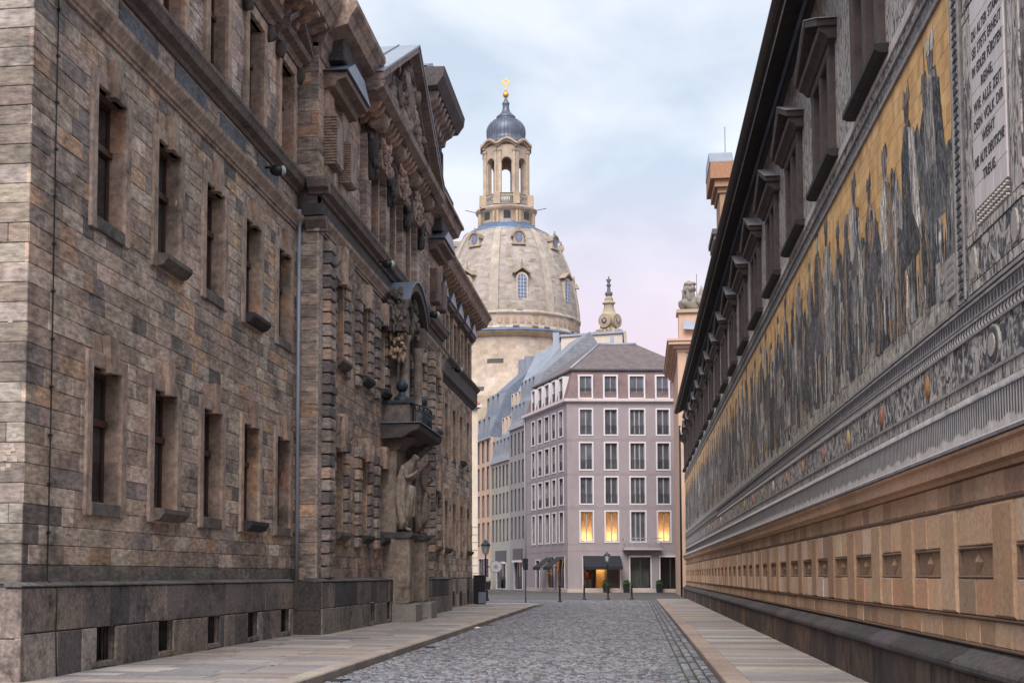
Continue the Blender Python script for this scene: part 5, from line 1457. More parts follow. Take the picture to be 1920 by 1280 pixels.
MB().tube([(*E1[0], 20.62), (*E2[0], 23.58)], .12, 6).build('hip_tiles', 'zinc', rru)
def dormer(fr, s0, s1, z0, z1, parent, n_bot=-.08, n_top=.02, back=1.4, frame='white', side='zinc', mull=1, rail=True, sur=.14):
    """window box standing out of a sloping roof"""
    d = MB(fr)
    d.box(s0 - sur, s0, -back, n_top, z0 - .05, z1 + sur); d.box(s1, s1 + sur, -back, n_top, z0 - .05, z1 + sur)
    d.box(s0, s1, -back, n_top, z1, z1 + sur); d.box(s0, s1, -back, n_top, z0 - .08, z0)
    o = d.build('dormer', frame, parent)
    MB(fr).box(s0, s1, -.22, -.18, z0, z1).build('pane', 'houseglass', o)
    fm = MB(fr); x = (s0 + s1) / 2
    for a0, a1 in ((s0, s0 + .05), (s1 - .05, s1), (x - .04, x + .04)): fm.box(a0, a1, -.18, -.14, z0, z1)
    fm.build('window_frame', 'sash', o)
    if rail:
        r_ = MB(fr)
        for k in range(9): xx = s0 + (s1 - s0) * (k + .5) / 9; r_.box(xx - .009, xx + .009, -.06, -.04, z0, z0 + .85)
        r_.box(s0, s1, -.065, -.035, z0 + .83, z0 + .87); r_.build('railing', 'iron', o)
    return o
for a, b in FRONT_C: dormer(FF, a, b, 17.85, 19.85, mans)
for a, b in LEFT_C: dormer(FG, a, b, 17.85, 19.85, mans)
# shop fronts
M['shopwall'] = plain('shop_wall', (0.55, 0.30, 0.13), .8, var=.3, scale=1.5)
M['shopdark'] = plain('shop_dark_wall', (0.06, 0.055, 0.055), .8)
M['shopgreen'] = plain('shop_display', (0.20, 0.21, 0.19), .7, var=.4, scale=1.2)
def shop(fr, s0, s1, z0, z1, parent, wallmat, e, door=False):
    o = MB(fr)
    for a0, a1, b0, b1 in ((s0 - .1, s0, z0, z1 + .1), (s1, s1 + .1, z0, z1 + .1), (s0, s1, z1, z1 + .1), (s0, s1, z0 - .04, z0 + .03)): o.box(a0, a1, -.25, .04, b0, b1)
    o = o.build('shop_window', 'white', parent)
    MB(fr).box(s0, s1, -.16, -.15, z0, z1).build('pane', 'clear', o)
    n = max(1, round((s1 - s0) / 1.2))
    for k in range(1, n): MB(fr).box(s0 + (s1 - s0) * k / n - .035, s0 + (s1 - s0) * k / n + .035, -.18, -.1, z0, z1).build('mullion', 'darksash', o)
    r_ = MB(fr); D = -1.7
    r_.box(s0 - .2, s1 + .2, D - .05, D, z0 - .1, z1 + .1); r_.box(s0 - .2, s0 - .11, D, -.3, z0, z1); r_.box(s1 + .11, s1 + .2, D, -.3, z0, z1)
    r_.box(s0 - .2, s1 + .2, D, -.3, z1 + .11, z1 + .16); r_.box(s0 - .2, s1 + .2, D, -.3, z0 - .06, z0 - .01)
    r_.build('shop_room', wallmat, o)
    if e: lamp(fr.P((s0 + s1) / 2, -.9, z1 - .4), e * 3.2)
    return o
s1_ = shop(FF, *shopsF[0], corner, 'shopwall', 60); shop(FF, *shopsF[1], corner, 'shopgreen', 0); shop(FF, *shopsF[2], corner, 'shopdark', 0)
MB(FF).box(2.5, 2.62, -1.6, -.3, .36, 3.2).build('display_panel', 'shopdark', s1_)
MB(FF).box(3.6, 4.7, -1.2, -.4, .36, 3.2).build('display_panel', 'shopdark', s1_)
MB(FF).box(2.65, 3.55, -1.5, -1.42, .4, 3.0).build('display_panel', 'ochre', s1_)
for k, sh in enumerate(shopsL): shop(FG, *sh, corner, 'shopwall' if k < 2 else 'shopdark', 150 if k < 2 else 0)
def awning(fr, s0, s1, z1, z0, out):
    a = MB(fr); a.prism([(s0, 0)] * 0 or [(s0, z1)], 0, 0) if False else None
    a.add([(s0, .03, z1), (s1, .03, z1), (s1, out, z0), (s0, out, z0), (s0, out, z0 - .28), (s1, out, z0 - .28), (s0, .03, z1 - .04), (s1, .03, z1 - .04), (s1, out - .03, z0 - .05), (s0, out - .03, z0 - .05), (s0, out - .03, z0 - .28), (s1, out - .03, z0 - .28)],
          [(0, 1, 2, 3), (3, 2, 5, 4), (7, 6, 9, 8), (8, 9, 10, 11), (0, 3, 9, 6), (2, 1, 7, 8), (3, 4, 10, 9), (5, 2, 8, 11), (4, 5, 11, 10)])
    o = a.build('awning', 'awning', corner)
    for x in (s0 + .1, s1 - .1): MB(fr).tube([(x, .03, z0 - .1), (x, out - .05, z0 - .02)], .018, 5).build('awning_arm', 'iron', o)
awning(FF, 1.35, 4.8, 3.35, 2.35, 1.5)
awning(FG, .95, 3.25, 3.3, 2.35, 1.4); awning(FG, 4.25, 6.65, 3.3, 2.35, 1.4)
for a, b in ((5.65, 7.6), (8.4, 10.4)): MB(FF).box(a, b, .0, .16, 3.22, 3.36).build('awning_case', 'white', corner)
# iron balcony
bl = MB(FF).box(5.0, 8.5, 0.0, .95, 3.85, 4.02, (0.4, 0.36, 0.37)).build('balcony', 'render', corner)
br_ = MB(FF)
for z in (4.06, 4.92): br_.tube([(5.05, .0, z), (5.05, .9, z), (8.45, .9, z), (8.45, .0, z)], .03, 6)
for k in range(7):
    x = 5.3 + k * .48
    for sg, rr in ((1, .19), (-1, .11)):
        br_.tube([(x + sg * .04 + rr * (1 - t / 22) * math.cos(t * .5 + k), .9, 4.48 + sg * .1 + rr * (1 - t / 22) * math.sin(t * .5 + k)) for t in range(18)], .026, 5)
for x in (5.05, 6.2, 7.3, 8.45): br_.tube([(x, .9, 4.02), (x, .9, 5.0)], .025, 6)
br_.build('balcony_railing', 'sash', bl)
MB(FF).tube([(-.05, .08, .3), (-.05, .08, 17.4)], .05, 6).build('downpipe', 'sash', corner) if False else None
MB(FG).tube([(14.0, .08, .3), (14.0, .08, 17.4)], .06, 6).build('downpipe', 'sash', corner)
MB().box(E2[0][0] + 1.0, E2[0][0] + 1.4, E2[0][1] + 2.0, E2[0][1] + 2.4, 23.5, 24.6).build('vent_pipe', 'zinc', corner)

# narrow grey house next to it
def simple_house(name, label, s0, s1, h, cols_, rows, wallc, loc_s, winw, mat='darksash', joints=None, gf=None):
    fr = Frame(FG.P(s0, 0, 0), FG.s, FG.n); fr.flip = FG.flip
    t = thing(name, label, 'building', FG.P((s0 + s1) / 2, -4, 0))
    w = s1 - s0
    xs = [w * (k + .6) / (cols_ + .2) - winw / 2 for k in range(cols_)]
    holes = [(x, x + winw, a, b) for x in xs for a, b in rows] + ([gf] if gf else [])
    hwall(fr, w, h, holes, wallc, t)
    for x in xs:
        for a, b in rows: hwin(fr, x, x + winw, a, b, t, sur=0, frame=mat, depth=.18, mull=0, rail=False)
    return t, fr, w, xs
g1, fr1, w1, x1 = simple_house('grey_house', 'lavender grey house of narrow windows beside the mauve corner house', 14.15, 20.3, 16.9, 4, [(5.4, 7.6), (8.3, 10.5), (11.2, 13.4), (14.15, 16.3)], (0.27, 0.255, 0.28), 0, .62, gf=(1.3, 4.4, .1, 2.9))
g2, fr2, w2_, x2 = simple_house('green_grey_house', 'greenish grey house of narrow windows with stepped slate dormers', 20.32, 28.25, 13.9, 5, [(5.3, 7.6), (8.3, 10.4), (11.2, 13.4)], (0.33, 0.325, 0.29), 0, .72, gf=(1.6, 5.6, .1, 2.8))
g3, fr3, w3_, x3 = simple_house('peach_house', 'peach coloured house with three columns of tall windows and slate mansard', 28.3, 35.4, 17.0, 3, [(4.9, 7.5), (8.2, 10.6), (11.3, 13.8), (14.4, 16.8)], (0.52, 0.36, 0.27), 0, 1.0, gf=(1.0, 5.8, .1, 3.4))
for t, fr, gf, sg_, e in ((g1, fr1, (1.3, 4.4, .1, 2.9), 1, 0), (g2, fr2, (1.6, 5.6, .1, 2.8), 1, 40), (g3, fr3, (1.0, 5.8, .1, 3.4), 0, 0)):
    a, b, z0, z1 = gf
    o = shop(fr, a, b, z0, z1, t, 'shopwall' if e else 'shopdark', e)
    if sg_: MB(fr).box(a - .15, b + .15, .0, .12, z1 + .2, z1 + 1.4).build('sign_board', 'darksash', t); MB(fr).box(a, b, .05, .3, z1, z1 + .2).build('awning_case', 'white', t)
M['slatewall'] = plain('blue_grey_cladding', (0.22, 0.25, 0.30), .5, .1, var=.15, scale=1)
for t, fr, w, h, ttop, xs, dw in ((g1, fr1, w1, 16.9, 24.5, x1, .62), (g2, fr2, w2_, 13.9, 24.5, x2, .72), (g3, fr3, w3_, 17.0, 23.5, x3, .9)):
    # steep slate slope, then the roof proper
    st = h + (5.6 if t is not g2 else 8.6)
    md = 2.2 if t is not g2 else 3.4
    r_ = MB(fr); r_.add([(0, .15, h), (w, .15, h), (w, -md, st), (0, -md, st), (w, -7, st + 4.2), (0, -7, st + 4.2), (w, -14, h), (0, -14, h)],
                        [(0, 1, 2, 3), (3, 2, 4, 5), (5, 4, 6, 7), (1, 6, 4, 2), (0, 3, 5, 7)])
    ro = r_.build('roof', 'slatetile' if t is g3 else 'greyslate', t)
    MB(fr).box(0, w, -12, -.3, 0, h - .02, (0.3, 0.28, 0.27)).build('core', 'render', t)
    MB(fr).box(-.02, w + .02, 0, .2, h - .12, h + .06).build('gutter', 'sash', t)
    lev = [(h + .3, h + 2.35), (h + 3.0, h + 5.0)] + ([(h + 5.7, h + 7.7)] if t is g2 else [])
    for k, (a, b) in enumerate(lev):
        nt_ = .05 - md * (a - h) / (st - h) - .05
        fk = Frame(fr.P(0, nt_, 0), fr.s, fr.n); fk.flip = fr.flip
        for x in xs: dormer(fk, x, x + dw, a, b, ro, back=2.0, frame='slatewall' if t is not g2 else 'peach' if k else 'slatewall', rail=False, sur=.1) if True else None
    if t is g3:
        for k in range(2): MB(fr).box(w * .2 + k * 2.6, w * .2 + k * 2.6 + 1.0, -5.6, -4.6, st + 1.5, st + 3.9).build('vent_stack', 'zinc', ro)
rear = thing('cream_rear_house', 'cream rendered house with blue metal roof behind the corner house', 'building', (-6, 152, 0))
MB().box(-8.2, -1.6, 149.5, 160, 0, 27.6, (0.55, 0.49, 0.42)).build('wall', 'render', rear)
MB().add([(-8.4, 149.3, 27.5), (-1.5, 149.3, 27.9), (-1.5, 160, 27.9), (-8.4, 160, 27.5), (-8.4, 149.3, 27.3), (-1.5, 149.3, 27.6), (-1.5, 160, 27.6), (-8.4, 160, 27.3)], [(0, 1, 2, 3), (4, 5, 1, 0), (5, 6, 2, 1), (7, 4, 0, 3)]).build('roof_edge', 'zinc', rear)
MB().add([(-13.2, 153, 22.0), (-8.2, 149.4, 21.5), (-8.2, 153, 27.4), (-11.4, 156, 26.6), (-8.2, 162, 27.4), (-11.4, 162, 26.6)], [(0, 1, 2, 3), (3, 2, 4, 5)]).build('roof', 'zinc', rear)
MB().box(-11.4, -8.3, 157, 162, 0, 26.5, (0.5, 0.45, 0.4)).build('wall', 'render', rear)
for k in range(2): MB().box(-9.5 + k * 1.8, -8.8 + k * 1.8, 156, 157, 26.5, 29.0 - k * .6).build('vent_stack', 'zinc', rear)

cream = thing('cream_house', 'cream ashlar house with red tiled roof edge beyond the palace', 'building', (-18, 118, 0))
def skew(mb, x0, x1, y0, y1, z0, z1, c=(1, 1, 1)):
    k = -.371 * (y1 - y0)
    return mb.add([(x0 + k, y0, z0), (x1, y0, z0), (x1 + k, y1, z0), (x0 + k, y1, z0), (x0 + k, y0, z1), (x1, y0, z1), (x1 + k, y1, z1), (x0 + k, y1, z1)], [(0, 1, 5, 4), (1, 2, 6, 5), (2, 3, 7, 6), (3, 0, 4, 7), (4, 5, 6, 7)], c)
cw_ = skew(MB(), -26, -13.0, 112, 128, 0, 15.2, (0.56, 0.49, 0.41)).build('wall', 'render', cream)
for k in range(9): skew(MB(), -26, -12.97, 111.97, 128.03, .5 + k * .62, .54 + k * .62, (0.33, 0.28, 0.24)).build('wall_joint', 'render', cw_)
skew(MB(), -26.2, -12.6, 111.6, 128.4, 15.2, 15.5).build('gutter', 'white', cream)
MB().add([(-26.3, 111.5, 15.5), (-12.7, 111.5, 15.5), (-16.0, 114.5, 18.6), (-26.3, 114.5, 18.6), (-18.8, 128.5, 15.5), (-19.5, 125.5, 18.6), (-26.3, 125.5, 18.6)], [(0, 1, 2, 3), (1, 4, 5, 2), (3, 2, 5, 6)]).build('roof', 'redtile', cream)

# ornate stone building behind the end of the gallery
annex = thing('ornate_hall', 'peach sandstone hall with cornice and winged helmet trophy above the gallery end', 'building', (8, 112, 0))
AC = (0.52, 0.36, 0.27)
MB().box(3.05, 14, 105, 122, 0, 18.6, AC).build('wall', 'render', annex)
MB().box(2.98, 3.6, 104.9, 105.6, 0, 18.3, AC).build('pilaster', 'render', annex)
an = MB()
for z0, z1, o in ((18.3, 18.55, .15), (18.55, 18.8, .4), (18.8, 19.05, .75), (19.05, 19.2, .85)): an.box(3.05 - o, 14, 105 - o, 122, z0, z1, AC)
an.build('cornice', 'render', annex)
MB().box(3.1, 5.2, 105.1, 107, 19.2, 21.3, AC).build('pedestal', 'render', annex)
MB().box(2.95, 5.4, 104.9, 107.1, 21.3, 21.55, (0.4, 0.3, 0.22)).build('pedestal_cap', 'render', annex)
MB().add([(3.4, 104.6, 20.0), (4.6, 104.6, 19.9), (4.6, 105.3, 20.9), (3.4, 105.3, 21.0)], [(0, 1, 2, 3)]).build('flashing', 'zinc', annex)
tr = MB(); SC = (0.33, 0.30, 0.27)
for x, z, rx, rz, sd_ in ((4.1, 22.1, .75, .5, 1), (3.9, 22.7, .5, .6, 2), (4.05, 23.25, .34, .38, 3), (4.0, 23.6, .42, .22, 4), (3.7, 23.2, .22, .4, 5), (4.75, 22.3, .5, .4, 6), (3.5, 22.1, .35, .45, 7)): tr.lump(x, 105.8, z, rx, .5, rz, sd_, .3, SC, 14, 10)
for k in range(5): tr.tube([(4.5 + k * .09, 105.8, 22.4), (4.7 + k * .12, 105.8, 22.9), (4.85 + k * .09, 105.8, 23.5 - k * .14)], [.11, .09, .03], 6, SC)
tr.build('trophy', 'church', annex)
MB().tube([(4.5, 105.9, 22), (4.5, 105.9, 24.4)], .02, 5).build('lightning_rod', 'iron', annex)

# ------------------------------------------------------------------ domed church
q = random.Random(77)
CX, CY = -23.15, 245.0
church = thing('domed_church', 'great stone domed church with open lantern and gilded cross above the roofs', 'church', (CX, CY, 0))
px = .0942
CC = (0.50, 0.43, 0.34)
def zc_(v): return 43.2 + (640 - v) * .0977
def stones(rows, seg, base, a=.13, dark=.0):
    cache = {}
    def f(i, j):
        k = (i, (j + (i % 2)) // 2)
        if k not in cache:
            c = base
            t = q.random()
            if t < dark: c = (0.09, 0.085, 0.08)
            elif t < dark + .14: c = (base[0] * .82, base[1] * .80, base[2] * .72)
            elif t < dark + .3: c = (base[0] * 1.08, base[1] * 1.1, base[2] * 1.16)
            cache[k] = vary(c, q, a)
        return cache[k]
    return f
# dome shell, by rows of courses
dp = [(80, 447), (88, 455), (97, 468), (106, 484), (114, 502), (120, 520), (126, 540), (130.5, 558), (134, 577), (136, 595), (136.5, 610)]
def interp(prof, n):
    out = []
    vs_ = np.linspace(prof[0][1], prof[-1][1], n)
    rs = np.interp(vs_, [p[1] for p in prof], [p[0] for p in prof])
    return [(r * px, zc_(v)) for r, v in zip(rs, vs_)]
D = interp(dp, 40)[::-1]
MB().lathe(D, CX, CY, 144, colfn=stones(40, 144, (0.41, 0.37, 0.335), .10), smooth=True).build('dome', 'church', church)
for k in range(16):                           # flat broad ribs
    a = R(-90 + 18 - 22.5 + 22.5 * k * 1.0)
    if k % 2 == 0: pass
    wdt = .028 if k % 2 == 0 else .0
    if wdt == 0: continue
    mb = MB(); vs_ = []
    for r, z in D:
        for da in (-wdt * 2.2, wdt * 2.2): vs_.append((CX + (r + .28) * math.cos(a + da), CY + (r + .28) * math.sin(a + da), z))
        for da in (-wdt * 2.2, wdt * 2.2): vs_.append((CX + (r - .1) * math.cos(a + da), CY + (r - .1) * math.sin(a + da), z))
    fs = []
    for i in range(len(D) - 1):
        b0, b1 = i * 4, i * 4 + 4
        fs += [(b0, b0 + 1, b1 + 1, b1), (b0 + 2, b0, b1, b1 + 2), (b0 + 1, b0 + 3, b1 + 3, b1 + 1)]
    mb.add(vs_, fs, (0.48, 0.43, 0.37)); mb.build('dome_rib', 'church', church)
# arcaded band, blue ledges, flared base
MB().lathe([(137 * px, zc_(636)), (137.5 * px, zc_(628)), (137.5 * px, zc_(619)), (138 * px, zc_(613)), (140 * px, zc_(612)), (140.5 * px, zc_(608)), (137 * px, zc_(606))], CX, CY, 144, colfn=stones(7, 144, (0.56, 0.475, 0.40), .08, .02)).build('arcade_band', 'church', church)
MB().lathe([(138 * px, zc_(637)), (138 * px, zc_(633.5)), (137.5 * px, zc_(633))], CX, CY, 144, colfn=stones(3, 144, (0.62, 0.53, 0.44), .1, .22)).build('block_course', 'church', church)
for k in range(64):                            # blind arches
    a = 2 * math.pi * k / 64
    if math.sin(a) > .25 or k % 8 == 7: continue
    f_ = Frame((CX + 137.6 * px * math.cos(a), CY + 137.6 * px * math.sin(a), 0), (-math.sin(a), math.cos(a), 0), (math.cos(a), math.sin(a), 0))
    z0, z1 = zc_(629), zc_(620)
    MB(f_).prism([(-.36, z0), (.36, z0), (.36, z1 - .2), (.25, z1 + .15), (0, z1 + .3), (-.25, z1 + .15), (-.36, z1 - .2)], 0, .06, (0.50, 0.35, 0.26)).build('blind_arch', 'church', church)
MB().lathe([(137 * px, zc_(637)), (150 * px, zc_(641)), (151 * px, zc_(643.5)), (138 * px, zc_(643.6))], CX, CY, 96).build('blue_ledge', 'bluesheet', church)
MB().lathe([(138 * px, zc_(652)), (143 * px, zc_(650)), (145 * px, zc_(647)), (149 * px, zc_(645.5)), (149.5 * px, zc_(643.7)), (139 * px, zc_(643.6))], CX, CY, 96, (0.55, 0.45, 0.34)).build('drum_cornice', 'church', church)
bp_ = [(137, 650), (138, 665), (140, 685), (144, 705), (151, 725), (160, 742), (172, 760)]
MB().lathe(interp(bp_, 14)[::-1], CX, CY, 120, colfn=stones(14, 120, (0.50, 0.42, 0.345), .09, .025)).build('drum', 'church', church)
MB().lathe([(172 * px, 20), (172 * px, zc_(760))], CX, CY, 60, (0.5, 0.42, 0.32)).build('drum_base', 'church', church)
MB().box(CX - 20, CX + 20, CY - 19, CY + 19, 0, 30.5, (0.5, 0.42, 0.32)).build('nave', 'church', church)
# dormers of the dome: round ones above, tall arched ones below
def oval(rw, rh, z, n=16): return [(rw * math.cos(2 * math.pi * t / n), z + rh * math.sin(2 * math.pi * t / n)) for t in range(n)]
def archpts(w, z0, z1, n=8): return [(-w, z0), (w, z0)] + [(w * math.cos(math.pi * t / n), z1 + w * math.sin(math.pi * t / n)) for t in range(n + 1)]
for k in range(8):
    a = R(-90 + 17.5 + 45 * k)
    if math.sin(a) > .35: continue
    def fa(r): return Frame((CX + r * math.cos(a), CY + r * math.sin(a), 0), (-math.sin(a), math.cos(a), 0), (math.cos(a), math.sin(a), 0))
    zt = zc_(470); f_ = fa(107 * px)
    o = MB(f_).prism(archpts(.92, zc_(482), zc_(470)), -2.0, .1, (0.50, 0.40, 0.31)).build('dome_dormer', 'church', church)
    MB(f_).prism(oval(.62, .82, zc_(471.5)), .0, .16).build('pane', 'bluesheet', o)
    for m in (MB(f_).box(-.04, .04, .1, .2, zc_(471.5) - .8, zc_(471.5) + .8), MB(f_).box(-.6, .6, .1, .2, zc_(471.5) - .04, zc_(471.5) + .04)): m.build('glazing_bar', 'sash', o)
    hb = MB(f_)
    for t in range(8):
        a0, a1 = math.pi * t / 8, math.pi * (t + 1) / 8
        hb.prism([(.92 * math.cos(a0), zc_(470) + .92 * math.sin(a0)), (1.2 * math.cos(a0), zc_(470) + 1.2 * math.sin(a0)), (1.2 * math.cos(a1), zc_(470) + 1.2 * math.sin(a1)), (.92 * math.cos(a1), zc_(470) + .92 * math.sin(a1))], -2.2, .35, (0.36, 0.3, 0.24))
    hb.box(-1.25, 1.25, -1.8, .3, zc_(484), zc_(481.5), (0.5, 0.4, 0.3)); hb.build('dormer_hood', 'church', o)
    MB(f_).lathe([(.22, zc_(457.5)), (.26, zc_(455.5)), (.12, zc_(453.5)), (.16, zc_(451.5)), (.0, zc_(449.5))], 0, .0, 8, (0.3, 0.26, 0.22)).build('finial', 'church', o)
    f_ = fa(133.5 * px)
    z0, z1 = zc_(588), zc_(550)
    o = MB(f_).prism(archpts(1.05, z0, z1), -1.0, .12, (0.58, 0.49, 0.39)).build('dome_window', 'church', church)
    MB(f_).prism(archpts(.74, z0 + .4, z1), .1, .16).build('pane', 'glass2', o) if 'glass2' in M else MB(f_).prism(archpts(.74, z0 + .4, z1), .1, .16).build('pane', 'bluesheet', o)
    for x in (-.25, .25): MB(f_).box(x - .035, x + .035, .15, .2, z0 + .4, z1 + .6).build('glazing_bar', 'white', o)
    for t in range(6): MB(f_).box(-.72, .72, .15, .19, z0 + .7 + t * .62, z0 + .76 + t * .62).build('glazing_bar', 'white', o)
    MB(f_).prism([(-1.6, z1 + .9), (-1.35, z1 + .8), (0, z1 + 1.75), (1.35, z1 + .8), (1.6, z1 + .9), (0, z1 + 2.1)], -2.2, .45, (0.42, 0.34, 0.27)).build('window_hood', 'church', o)
    MB(f_).lathe([(.2, z1 + 2.0), (.2, z1 + 2.5), (.08, z1 + 2.9), (.14, z1 + 3.2), (0, z1 + 3.5)], 0, -.1, 8, (0.33, 0.28, 0.23)).build('finial', 'church', o)
# ring, lantern base, balustrade
MB().lathe([(82 * px, zc_(449)), (83 * px, zc_(447)), (70 * px, zc_(440)), (60 * px, zc_(434)), (53 * px, zc_(430)), (53 * px, zc_(428))], CX, CY, 64).build('blue_ring', 'bluesheet', church)
MB().lathe([(82.5 * px, zc_(452)), (84 * px, zc_(450.5)), (84 * px, zc_(448.6)), (78 * px, zc_(448.4))], CX, CY, 64, (0.55, 0.45, 0.36)).build('ring_cornice', 'church', church)
lb = MB().lathe([(52 * px, zc_(432)), (52 * px, zc_(410)), (54 * px, zc_(408)), (57 * px, zc_(405)), (59 * px, zc_(401.5)), (59 * px, zc_(399.5)), (48 * px, zc_(398.5))], CX, CY, 48, colfn=stones(8, 48, (0.56, 0.44, 0.33), .10, .03)).build('lantern_base', 'church', church)
for k in range(8):
    a = R(-90 + 7 + 45 * k)
    f_ = Frame((CX + 51.8 * px * math.cos(a), CY + 51.8 * px * math.sin(a), 0), (-math.sin(a), math.cos(a), 0), (math.cos(a), math.sin(a), 0))
    MB(f_).prism(archpts(.6, zc_(422), zc_(412)), 0, .14).build('pane', 'glass', lb)
    for sg in (-1, 1):
        MB(f_).box(sg * 1.7 - .2, sg * 1.7 + .2, -.2, .22, zc_(431), zc_(409), (0.54, 0.43, 0.32)).build('pilaster', 'church', lb)
MB().lathe([(58 * px, zc_(399.4)), (49 * px, zc_(395)), (48 * px, zc_(395))], CX, CY, 48).build('blue_ledge', 'bluesheet', church)
lan = MB().lathe([(49.5 * px, zc_(396)), (49.5 * px, zc_(393)), (47 * px, zc_(392.6))], CX, CY, 8, (0.45, 0.36, 0.28), False, phase=R(22.5 - 83 + .0)).build('balustrade', 'church', church)
PH = R(-90 + 7)
def oct_(r, k): t = PH + R(22.5) + R(45) * k; return (CX + r * math.cos(t), CY + r * math.sin(t))
for k in range(8):
    p, p2 = Vector(oct_(48 * px, k)), Vector(oct_(48 * px, k + 1))
    d_ = (p2 - p)
    for t in range(9):
        c_ = p + d_ * (.16 + .68 * (t / 8))
        MB().lathe([(.09, zc_(394)), (.15, zc_(390)), (.07, zc_(384)), (.12, zc_(380))], c_.x, c_.y, 6, (0.42, 0.37, 0.32)).build('baluster', 'church', lan)
    f_ = Frame((p.x, p.y, 0), (d_.x, d_.y, 0), (d_.y, -d_.x, 0))
    L_ = d_.length
    MB(f_).box(0, L_, -.35, .1, zc_(380), zc_(376.5), (0.42, 0.37, 0.32)).build('handrail', 'church', lan)
    MB().box(p.x - .6, p.x + .6, p.y - .6, p.y + .6, zc_(396), zc_(374.5), (0.54, 0.43, 0.32)).build('pedestal', 'church', lan)
# open arcade of the lantern
arc = MB().lathe([(30 * px, zc_(374)), (46 * px, zc_(374)), (46 * px, zc_(373)), (30 * px, zc_(373))], CX, CY, 8, CC, False, phase=PH + R(22.5)).build('lantern', 'church', church)
for k in range(8):
    p, p2 = Vector(oct_(44.5 * px, k)), Vector(oct_(44.5 * px, k + 1))
    d_ = p2 - p; L_ = d_.length
    f_ = Frame((p.x, p.y, 0), (d_.x, d_.y, 0), (d_.y, -d_.x, 0))
    ow = L_ * .27; m_ = L_ / 2
    zb, zs, zt = zc_(374), zc_(316), zc_(284)
    pl_ = MB(f_)
    for a0, a1 in ((-.02, m_ - ow), (m_ + ow, L_ + .02)): pl_.box(a0, a1, -1.0, .0, zb, zt, vary((0.55, 0.45, 0.36), q, .05))
    n = 10
    for t in range(n):
        a0, a1 = math.pi * t / n, math.pi * (t + 1) / n
        x0, x1 = m_ + ow * math.cos(a0), m_ + ow * math.cos(a1)
        pl_.prism([(x1, zs + ow * math.sin(a1)), (x0, zs + ow * math.sin(a0)), (x0, zt), (x1, zt)], -1.0, -.003, (0.55, 0.45, 0.36))
        pl_.prism([(m_ + ow * math.cos(a0), zs + ow * math.sin(a0)), (m_ + ow * 1.22 * math.cos(a0), zs + ow * 1.22 * math.sin(a0)), (m_ + ow * 1.22 * math.cos(a1), zs + ow * 1.22 * math.sin(a1)), (m_ + ow * math.cos(a1), zs + ow * math.sin(a1))], -.1, .12, (0.46, 0.38, 0.31))
    pl_.build('arch', 'church', arc)
    for x in (.35, L_ - .35):
        MB(f_).box(x - .22, x + .22, -.1, .28, zb, zc_(296), (0.58, 0.48, 0.38)).build('pilaster', 'church', arc)
        MB(f_).box(x - .3, x + .3, -.1, .38, zc_(296), zc_(291), (0.4, 0.35, 0.3)).build('capital', 'church', arc)
    # bowed cornice above each arch
    cn = MB(f_)
    n = 8
    for t in range(n):
        g = lambda u: (-.25 + (L_ + .5) * u, zc_(288) + .9 * math.sin(math.pi * u) ** 1.5)
        (a, za), (b, zb_) = g(t / n), g((t + 1) / n)
        cn.prism([(a, za), (b, zb_), (b, zb_ + .35), (a, za + .35)], -1.2, .35, (0.55, 0.44, 0.35)); cn.prism([(a, za + .35), (b, zb_ + .35), (b, zb_ + .75), (a, za + .75)], -1.2, .75, (0.50, 0.40, 0.32))
    cn.build('bowed_cornice', 'church', arc)
MB().lathe([(40 * px, zc_(290)), (40 * px, zc_(278)), (44 * px, zc_(276)), (0.1, zc_(276))], CX, CY, 8, CC, False, phase=PH + R(22.5)).build('lantern_top', 'church', arc)
# bell-shaped lead cap
bp2 = [(46, 276), (45, 273), (40, 269), (36.5, 266), (36, 261), (37, 254), (37, 247), (35, 240), (31, 234), (25, 229), (18, 226), (17.5, 224), (18.5, 222.5), (18.5, 220.5), (13, 216), (8.5, 211), (6.5, 205), (6, 198), (7, 196.5), (7, 193.5), (4.5, 191), (3, 188), (3.5, 186.5), (2, 185)]
MB().lathe([(r * px, zc_(v)) for r, v in bp2], CX, CY, 32, phase=PH + R(22.5)).build('lead_cap', 'lead', church)
sm = MB()
for k in range(32):
    t = 2 * math.pi * k / 32
    sm.tube([(CX + (r * px + .02) * math.cos(t), CY + (r * px + .02) * math.sin(t), zc_(v)) for r, v in bp2[2:11]], .07, 5)
sm.build('cap_seams', 'lead', church)
orb = MB().lathe([(.05, zc_(185))] + [(5.6 * px * math.sin(R(a)) + .02, zc_(178) - 6 * px * math.cos(R(a))) for a in range(20, 180, 16)] + [(.15, zc_(171)), (.25, zc_(169.5)), (.12, zc_(168)), (.1, zc_(162))], CX, CY, 18).build('orb', 'gold', church)
cs_ = MB(Frame((CX, CY, 0), (1, 0.1, 0), (0.1, -1, 0)))
zc0 = zc_(154)
for k in range(16):
    a0, a1 = 2 * math.pi * k / 16, 2 * math.pi * (k + 1) / 16
    cs_.prism([(.33 * math.cos(a0), zc0 + .33 * math.sin(a0)), (.55 * math.cos(a0), zc0 + .55 * math.sin(a0)), (.55 * math.cos(a1), zc0 + .55 * math.sin(a1)), (.33 * math.cos(a1), zc0 + .33 * math.sin(a1))], -.1, .1)
for k in range(8):
    a = 2 * math.pi * k / 8; rr = .82 if k % 2 == 0 else .68; w_ = .16 if k % 2 == 0 else .07
    cs_.prism([(.5 * math.cos(a - w_ * 1.2), zc0 + .5 * math.sin(a - w_ * 1.2)), (rr * math.cos(a - w_), zc0 + rr * math.sin(a - w_)), (rr * math.cos(a + w_), zc0 + rr * math.sin(a + w_)), (.5 * math.cos(a + w_ * 1.2), zc0 + .5 * math.sin(a + w_ * 1.2))], -.09, .09)
